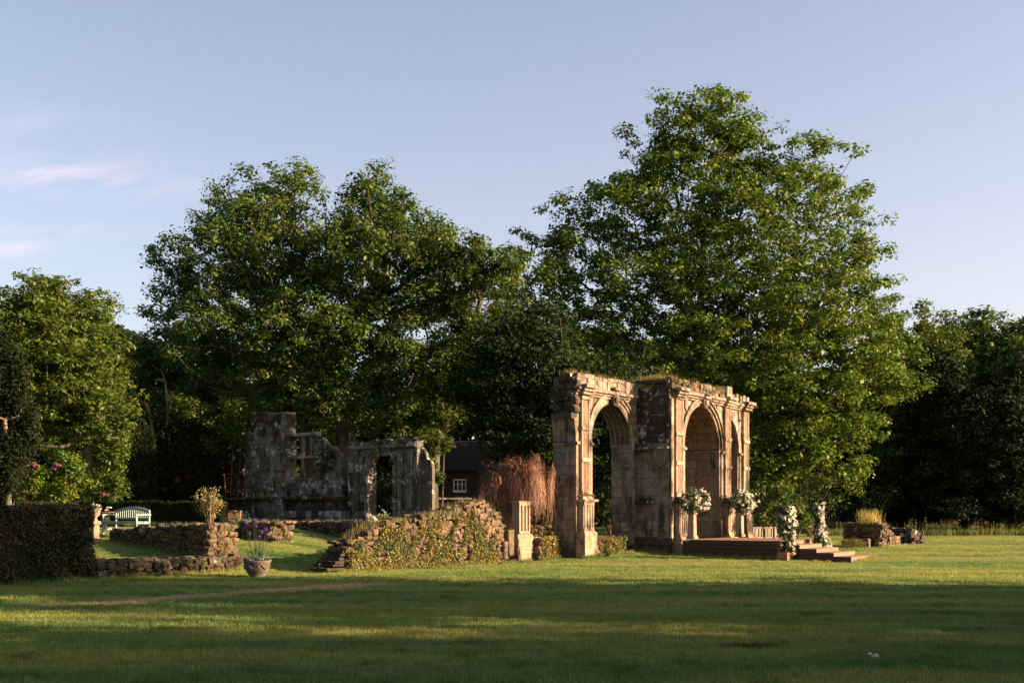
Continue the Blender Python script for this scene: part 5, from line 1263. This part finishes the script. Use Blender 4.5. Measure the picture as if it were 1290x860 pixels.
t = thing('low_wall', 'low dark wall with a pale coping in front of the cottage', 'wall', (x0, Y, .5)); mb = MB(); mb.box(((x0 + x1) / 2, Y, 1.3), (x1 - x0, .4, 1.7)); mb.build('wall_core', BRICK_D, t); mb = MB()
for k in range(4): mb.box((x0 + (x1 - x0) * (k + .5) / 4, Y - .02, ZW(628, Y)), ((x1 - x0) / 4 - .02, .5, .12))
mb.build('coping', ST_PLINTH, t, bevel=.02)

# ------------------------------------------------------------------ right hand ruins
rp = (XW(1108, 46.5), 46.5)
p1 = (rp[0] + U.x * 2.3, rp[1] + U.y * 2.3)
t, sf_, sL = wall_thing('ruin_stump', 'sunlit broken stone and brick stump crowned with long dry grass, right of the platform steps', rp, p1, 1.5, lambda t: .1, lambda t: prof([(0, 1.15), (.35, 1.12), (.6, .8), (1, .55)])(t), .22, (ST_RUBBLE, ST_RUBBLE_D), 81, limit=160)
mb = MB()
for k in range(3):
    for j in range(6): mb.box(sf_.p(1.0 + j * .24 + .1 * (k % 2), .18 + k * .16, .05), (.22, .2, .14), sf_.H, sf_.N)
mb.build('brickwork', ST_RUBBLE, t, jit=.012)
mb = MB(); mb.box(sf_.p(-.25, .28, -.6), (.4, .6, .4), sf_.H, sf_.N); mb.build('fallen_block', ST_RUBBLE, t, bevel=.03, jit=.03)
tag(spikes('dry_grass', [tuple(sf_.p(x, 1.1, d)) for x, d in zip(abs(rs.normal(0, .2, 34)), rs.uniform(-.9, -.15, 34))], .6, .013, 11, LEAF_GOLD, 5, lean=.5), 'long golden dry grass on top of the broken stump', kind='stuff')
rp = (XW(1147, 52), 52); wall_thing('ruin_stump', 'small dark broken wall stump in shade just behind the sunlit stump', rp, (rp[0] + .9, rp[1] + .8), 1.0, lambda t: .1, lambda t: .85 - .4 * t, .3, (ST_BASE, ST_DARK), 82, limit=90)
Y = 84
for (pa, pb, ya, yb, lab) in ((1203, 1275, 640, 636, 'tall dark ruined wall with pale lichen at the far right under the trees'), (1040, 1100, 634, 640, 'far shaded garden wall seen between the floral column and the stump')):
    a = XW(pa, Y); b = XW(pb, Y); wall_thing('boundary_wall', lab, (a, Y), (b, Y), .6, lambda t: .3, lambda t, ya=ya, yb=yb: ZW(ya + (yb - ya) * t, 84), .45, (ST_RUIN, ST_BASE, ST_PLINTH), pa, limit=150)
# long meadow grass at the far edge of the lawn
P = []
for _ in range(3800):
    y = rs.uniform(66, 82); x = y * rs.uniform((1040 - 645) / F, (1330 - 645) / F); P.append((x, y, TZ(x, y)))
tag(spikes('meadow_grass', P, .38, .035, 9, leafmat('meadow_blade', (.07, .12, .025), (.12, .14, .03), transl=.4), 6, spread=.25), 'band of unmown long grass below the right hand trees', kind='stuff')
tag(spikes('seed_heads', P[:500], .75, .02, 4, LEAF_DRY, 7, spread=.3, lean=.15), 'pale seed heads standing above the unmown grass', kind='stuff')
# unmown grass where walls, hedge and platform meet the lawn
E_ = []
def edge(fr, a, b, d, n):
    for _ in range(n):
        p = fr.p(rs.uniform(a, b), 0, d + abs(rs.normal()) * .06); E_.append((p.x, p.y, TZ(p.x, p.y)))
edge(cf, -.4, cL, .08, 260); edge(lf, -.2, lL, .05, 150); edge(hf, -6.2, 0, .02, 200); edge(f1, -.1, 1.0, .42, 40); edge(f1, 1.0, 4.4, .3, 90); edge(retf, 0, 1.4, .25, 60); edge(sf, 0, 3.75, .03, 110)
edge(df, .5, 2.8, 2.5, 50); edge(Frame((XW(650, 38.6), 38.6), U, NV), -.8, 1.4, .02, 90); edge(fa, 0, La, .1, 60); edge(mf1, 0, 5, .08, 110); edge(sf_, -.2, sL, .08, 70)
tag(spikes('edge_grass', E_, .13, .012, 9, GRASSM, 71, spread=.05, lean=.5), 'longer unmown grass along the feet of the walls, hedge and platform', kind='stuff')
# ground cover beside steps
tag(foliage_obj('ground_cover', [(XW(rs.uniform(1062, 1088), 46), 46 + rs.uniform(-.6, .6), .12 + rs.uniform(.0, .35)) for _ in range(60)], .16, 24, .06, LEAF_OLIVE, 8, flat=.7), 'low olive green plants right of the platform steps', kind='stuff')
# fallen leaves on the lawn
for k, (px, py) in enumerate(((769, 795), (959, 797), (1103, 832), (1096, 829))):
    Y = 1.75 * F / (py - HY); x = XW(px, Y); lab = ['small pale dead leaf on the lawn straight below the arcade', 'small pale dead leaf on the lawn left of the dark patch', 'white feather on the lawn at lower right', 'curled pale leaf beside the white feather'][k]
    o = foliage_obj('fallen_leaf', [(x, Y, TZ(x, Y) + .05)], .03, 3, .07 if k != 2 else .10, PETAL_W if k >= 2 else LEAF_DRY, k, flat=.2); tag(o, lab, 'leaf')

# ------------------------------------------------------------------ trees
tree('sycamore_tree', 'huge broad sycamore rising behind the arcade, sunlit on its right side', 67, 874,
     [(885, 178, 68), (850, 150, 36), (915, 148, 38), (672, 310, 30), (640, 370, 34), (830, 195, 50), (930, 190, 50), (800, 245, 62), (960, 240, 78), (1035, 225, 52), (735, 305, 62), (850, 320, 105), (975, 340, 118), (1055, 330, 58), (1075, 270, 30), (690, 375, 55), (770, 400, 85), (880, 440, 110), (1000, 450, 110), (1075, 430, 75), (1115, 470, 48), (1060, 520, 70), (985, 545, 80), (1050, 575, 45), (970, 600, 45), (740, 470, 70), (1000, 625, 25), (700, 300, 30)],
     2600, 76, .205, LEAF_SYC, seed=5, rc=.84, flat=.55, zlow=3.5, r0=.019, trunk_pts=[(XW(874, 67), 67, 6), (XW(880, 67), 67, 12), (XW(888, 67), 67, 18.5)], shell=.75, deep=1.0, nskel=1500)
tree('ash_tree', 'tall open ash tree above the ruined house, its crown the highest on the left', 62, 385,
     [(330, 252, 44), (300, 278, 46), (365, 246, 42), (260, 330, 62, 50), (225, 365, 35, 30), (340, 320, 75), (400, 330, 60), (300, 400, 75), (380, 420, 70), (260, 440, 50), (340, 480, 60), (215, 335, 22), (400, 500, 60)],
     1350, 70, .17, LEAF_ASH, seed=9, rc=.7, flat=.65, zlow=4, r0=.021, trunk_pts=[(XW(388, 62), 62, 5), (XW(372, 62), 62, 9), (XW(355, 62), 62, 13)], shell=.72, deep=1.3)
tree('ash_tree', 'second ash tree with dark leaning trunk, right of the tallest left-hand crown', 61, 436,
     [(460, 272, 50), (510, 295, 48), (545, 310, 38), (440, 330, 60), (520, 360, 65), (565, 370, 25), (450, 420, 60), (520, 450, 55), (430, 500, 50), (500, 520, 40), (480, 246, 26), (560, 306, 32), (590, 335, 16)],
     1050, 70, .17, LEAF_ASH, seed=10, rc=.7, flat=.65, zlow=4, r0=.022, trunk_pts=[(XW(432, 61), 61, 5), (XW(418, 61), 61, 9), (XW(470, 61), 61.5, 13)], shell=.72, deep=1.3)
tree('young_tree', 'slender pale green tree between the ash and the big sycamore', 60, 545,
     [(620, 350, 42), (645, 335, 28), (590, 400, 45), (640, 420, 40), (575, 460, 40), (610, 490, 35), (600, 330, 25), (560, 520, 35), (530, 570, 18, 40), (545, 590, 12, 25)],
     600, 60, .17, LEAF_LIME, seed=11, rc=.7, zlow=2, trunk_pts=[(XW(548, 60), 60, 5), (XW(580, 60), 60, 9), (XW(605, 60), 60, 13)], r0=.018, shell=.9)
tree('holm_oak', 'dense dark evergreen oak at the left foot of the sycamore', 54.5, 640,
     [(650, 420, 50), (625, 470, 45), (690, 450, 60), (660, 510, 60), (720, 520, 60), (770, 500, 60), (660, 560, 40), (600, 500, 30), (790, 570, 60), (850, 540, 60), (720, 590, 50)],
     1100, 70, .16, LEAF_DARK, seed=12, rc=.85, zlow=.5, deep=.85, shell=.6, up=.5)
tree('lime_tree', 'bright yellow-green tree at the far left edge, lit by low sun', 50, 30,
     [(20, 420, 60), (60, 400, 50), (90, 450, 50), (110, 500, 45), (20, 490, 50), (70, 520, 45), (-20, 450, 60), (135, 530, 26), (-40, 380, 45), (40, 370, 30)],
     1050, 50, .165, LEAF_LIME, seed=13, rc=.56, zlow=1, deep=1.2, shell=.8, r0=.018)
tree('lime_tree', 'rounded lighter green tree just right of the far left tree', 58, 110,
     [(95, 385, 35), (125, 400, 32), (110, 440, 50), (145, 470, 28), (130, 510, 35), (70, 375, 28), (100, 540, 35)],
     680, 50, .17, LEAF_LIME, seed=14, rc=.6, zlow=1, shell=.7)
tree('leafy_tree', 'darker tree between the left-hand limes and the ash, above the ivy outbuilding', 66, 205,
     [(200, 440, 40), (235, 455, 50), (190, 490, 45), (250, 510, 55), (210, 540, 45), (290, 520, 45), (165, 480, 25), (170, 450, 18), (185, 550, 30)],
     560, 60, .2, LEAF_LIME, seed=15, rc=.78, zlow=1, shell=.6)  # lime leaf colour brightens this shaded crown in place of sun
tree('leafy_tree', 'tree with a pale green sunlit side crown at the right edge of the sycamore', 74, 1140,
     [(1150, 420, 40), (1180, 440, 30), (1130, 460, 45), (1170, 480, 30), (1140, 520, 40), (1110, 400, 28), (1120, 560, 45)],
     480, 60, .2, LEAF_LIME, seed=16, rc=.78, zlow=1.5, shell=.6)
# dark wood on the right
wood = tree('woodland_tree', 'tall dark oak at the right edge with the highest crown of the wood', 80, 1225,
     [(1235, 432, 36), (1200, 438, 30), (1260, 452, 42), (1215, 470, 45), (1250, 510, 50), (1200, 540, 45), (1230, 580, 50), (1285, 430, 32)],
     620, 60, .27, LEAF_ASH, seed=17, rc=1.0, zlow=2, shell=.6, group='trees of the right hand wood')
w2 = tree('woodland_tree', 'dark conifer-like tree in the wood with a tapering outline', 72, 1160,
     [(1165, 500, 22, 40), (1160, 550, 35, 40), (1165, 600, 45, 35), (1155, 635, 50, 20), (1168, 460, 10, 25)],
     460, 70, .2, LEAF_YEW, seed=18, rc=.7, zlow=.5, shell=.6, group='trees of the right hand wood', up=.2)
copy_tree(wood, (XW(1310, 76), 76, .1), 1.9, .9, 'dark oak leaning in from beyond the right edge of the frame')
copy_tree(w2, (XW(1215, 70), 70, .1), 2.1, .95, 'dark spire-shaped conifer below the highest oak')
copy_tree(w2, (XW(1275, 69), 69, .1), 4.0, .9, 'dark conifer nearest the right edge')
copy_tree(w2, (XW(1100, 76), 76, .1), 1.2, .95, 'dark conifer under the drooping sycamore boughs')
bt = tree('woodland_tree', 'dark background tree far behind the cottage', 95, 600,
     [(600, 480, 60), (560, 520, 45), (640, 520, 50), (600, 570, 60), (560, 600, 40), (640, 600, 40)], 520, 44, .38, LEAF_DARK, seed=19, rc=1.35, zlow=1, shell=.6, group='trees of the far wood')
bts = [(-52, 92, .95, 'background tree at the far left, seen behind the bright limes'), (-42, 96, 1.05, 'background tree behind the gap between the left-hand limes'), (-33, 90, .95, 'background tree above the clipped yew'),
       (-25, 98, 1.0, 'background tree behind the ivy outbuilding'), (-17, 93, .95, 'background tree behind the tall ruined pier'), (-10, 99, 1.0, 'background tree behind the ruined doorway'), (6, 97, 1.05, 'background tree behind the first arcade arch'),
       (14, 92, 1.0, 'background tree behind the middle of the arcade'), (23, 99, 1.05, 'background tree behind the platform steps'), (31, 94, .95, 'background tree behind the sunlit stump'), (40, 98, 1.1, 'background tree behind the conifers'), (49, 94, 1.1, 'background tree at the right edge behind the oak'), (58, 90, 1.1, 'background tree beyond the right edge')]
for i, (x, y, s, lab) in enumerate(bts): copy_tree(bt, (x, y, TZ(x, y)), 1.3 * i, s, lab)
# the far wood, one dark mass closing the view
rs = np.random.RandomState(44); n = 3600; X_ = rs.uniform(-75, 80, n); Hh = 9.5 + 1.8 * np.sin(X_ * .21) + 1.4 * np.sin(X_ * .53 + 1)
Y_ = 106 + rs.uniform(-3, 3, n); FW = np.stack([X_, Y_, terrain(X_, Y_) + rs.uniform(0, 1, n) ** .85 * Hh], -1)
tag(foliage_obj('far_wood', FW, 1.5, 34, .6, LEAF_DARK, 45, flat=.8), 'dark mass of the far wood closing the view behind the ruins', kind='stuff')
# understory
und = stem_shrub('understory_bush', 'dark bush under the trees behind the ruin', 560, 70, .4, 3.0, 2.0, 22, LEAF_DARK, 31, 90, ls=.16, lr=.7)
for i, (px, Y, s, lab) in enumerate(((500, 80, 1.1, 'dark bush behind the ruined doorway'), (410, 78, 1.2, 'dark bush seen through the ruined window'), (320, 80, 1.2, 'dark bush behind the tower pier'), (230, 82, 1.2, 'dark bush behind the outbuilding'), (690, 66, 1.0, 'dark bush left of the arcade'), (770, 62, 1.1, 'dark bush seen through the first arch'), (960, 60, 1.0, 'dark bush right of the arcade'), (1020, 64, 1.1, 'dark bush behind the floral columns'), (1090, 70, 1.1, 'dark bush under the conifers'), (140, 74, 1.3, 'dark bush behind the yellow-green shrubs'), (40, 74, 1.3, 'dark bush behind the rhododendron'), (1180, 86, 1.2, 'dark bush by the far ruined wall'), (1290, 86, 1.2, 'dark bush at the far right'))):
    copy_tree(und, (XW(px, Y), Y, TZ(XW(px, Y), Y)), i * 1.1, s, lab)
# bright shrubs, left
def shrub(name, label, pts, Y, leaf, seed, n=30, size=.13, rc=.4, cat='shrub'):
    x = XW(pts[0][0], Y); t = thing(name, label, cat, (x, Y, TZ(x, Y))); rs = np.random.RandomState(seed); C = []
    for (px, py, r) in pts:
        d = rs.normal(size=(n, 3)); d /= np.linalg.norm(d, axis=1, keepdims=True); C.append(np.array([XW(px, Y), Y, ZW(py, Y)]) + d * r / F * Y * rs.uniform(.5, 1, (n, 1)) * np.array([1, 1.1, 1]))
    C = np.concatenate(C); C = C[C[:, 2] > TZ(x, Y)]; foliage_obj('foliage', C, rc, 40, size, leaf, seed, t, flat=.7)
    mb = MB()
    for (px, py, r) in pts: mb.tube([(XW(px, Y) * .7 + x * .3, Y, TZ(x, Y) - .1), (XW(px, Y), Y, ZW(py, Y))], (.06, .02), 5)
    mb.build('stems', BARK, t, True); return t
rh = shrub('rhododendron', 'broad rhododendron with pink blossom behind the clipped hedge', [(60, 600, 22), (95, 605, 24), (40, 615, 20), (75, 625, 20), (85, 580, 16)], 50, LEAF_SYC, 3)
rs = np.random.RandomState(9)
foliage_obj('blossom', [(XW(px, 50) , 49.2 + rs.uniform(-.2, .3), ZW(py, 50)) for px, py in ((36, 583), (42, 585), (48, 584), (55, 587), (32, 588), (83, 586), (76, 590), (140, 622))], .16, 30, .09, PETAL_P, 4, rh)
shrub('yellow_shrub', 'sunlit yellow-green shrub left of the clipped yew', [(130, 600, 22), (145, 575, 16), (140, 615, 20), (115, 615, 20), (148, 555, 14)], 52, LEAF_LIME, 5)
shrub('golden_bush', 'pale golden-green bush behind the ruin left of the tower pier', [(275, 540, 22), (295, 520, 20), (305, 550, 14), (265, 560, 14), (250, 520, 18), (230, 510, 16)], 60, LEAF_LIME, 6)
shrub('hanging_boughs', 'bright leafy boughs hanging right of the ruined doorway', [(545, 565, 12), (540, 585, 10), (552, 600, 7), (535, 550, 14), (560, 555, 12)], 53, LEAF_LIME, 7, size=.1, rc=.25, n=24, cat='tree')
shrub('leafy_bush', 'bronze and green leafed bush behind the first floral column', [(975, 635, 16), (1000, 640, 14), (1012, 655, 10), (960, 650, 14), (985, 620, 12)], 47, LEAF_ASH, 8, size=.1, rc=.25)
# weeping conifer, far left
cy = tree('weeping_cypress', 'dark drooping cypress with a reddish trunk at the left edge', 36, 12,
     [(8, 480, 14, 40), (12, 530, 20, 40), (8, 570, 24, 35), (20, 600, 14, 25), (-15, 500, 20, 60), (-5, 580, 25, 40)],
     900, 80, .08, LEAF_YEW, seed=21, rc=.32, flat=2.6, zlow=.5, shell=.5, up=.1, r0=.006, barkm=BARK_L, droop=.5, rmax=.13)
# dead branches in the tree gap
t = thing('dead_tree', 'bare broken branches sticking out of the foliage above the clipped yew', 'tree', (XW(200, 63), 63, 1)); mb = MB()
for pts in (((205, 620), (196, 560), (188, 520), (181, 505)), ((188, 520), (184, 508), (181, 505)), ((205, 600), (212, 520), (208, 480), (203, 464)), ((208, 480), (200, 478), (195, 480)), ((212, 520), (216, 500), (209, 496))):
    mb.tube([(XW(a, 61), 61, ZW(b, 61)) for a, b in pts], [.12, .09, .06, .04][:len(pts)], 6)
mb.build('trunk', BARK_L, t, True)
# trees standing out of frame to the right: their shade lies across the near lawn
sh = tree('lime_tree', 'broad tree outside the frame on the right that shades the near lawn', 90, 645,
     [(600, 520, 60), (690, 520, 60), (645, 470, 70), (645, 560, 80), (560, 580, 50), (730, 580, 50), (600, 610, 60), (690, 610, 60)], 700, 30, .42, LEAF_DARK, seed=25, rc=1.25, zlow=1, shell=.8, group='trees along the right side of the lawn')
SH = [(27, 19.7, .92, 0), (28.5, 6.0, .92, 1), (40, 3, 1.0, 2), (30, -9, .9, 3), (50, -16, 1.2, 4), (37, 12.6, .55, 5)]
for k, (x, y, s, rz) in enumerate(SH):
    lab = ['tree outside the frame whose shade edge crosses the lawn', 'second shade tree outside the frame on the right', 'third shade tree outside the frame on the right', 'fourth shade tree outside the frame beside the camera', 'shade tree outside the frame behind the camera', 'slim young shade tree outside the frame between two broad ones'][k]
    if k == 0: sh.location = (x, y, TZ(x, y)); sh.scale = (.92, .92, 1.15); sh['label'] = lab
    else: c_ = copy_tree(sh, (x, y, TZ(x, y)), rz, s, lab); c_.scale = (s, s, 1.15)
# unseen belt of the same trees, added around the camera to darken the ambient light
for k, (x, y) in enumerate(((-42, 14), (-46, 30), (-38, -3), (-28, -20), (-11, -28), (8, -30), (25, -28), (-56, 50))):
    c_ = copy_tree(sh, (x, y, TZ(x, y)), 1.9 * k, 1.2, ['park tree outside the frame, left of the clipped hedge', 'park tree outside the frame beyond the left edge', 'park tree outside the frame left of the camera', 'park tree outside the frame behind and left of the camera', 'park tree outside the frame behind the camera, left', 'park tree outside the frame straight behind the camera', 'park tree outside the frame behind the camera, right', 'park tree outside the frame beyond the limes'][k]); c_['group'] = 'park trees behind the camera'
print('objects', len(bpy.data.objects))
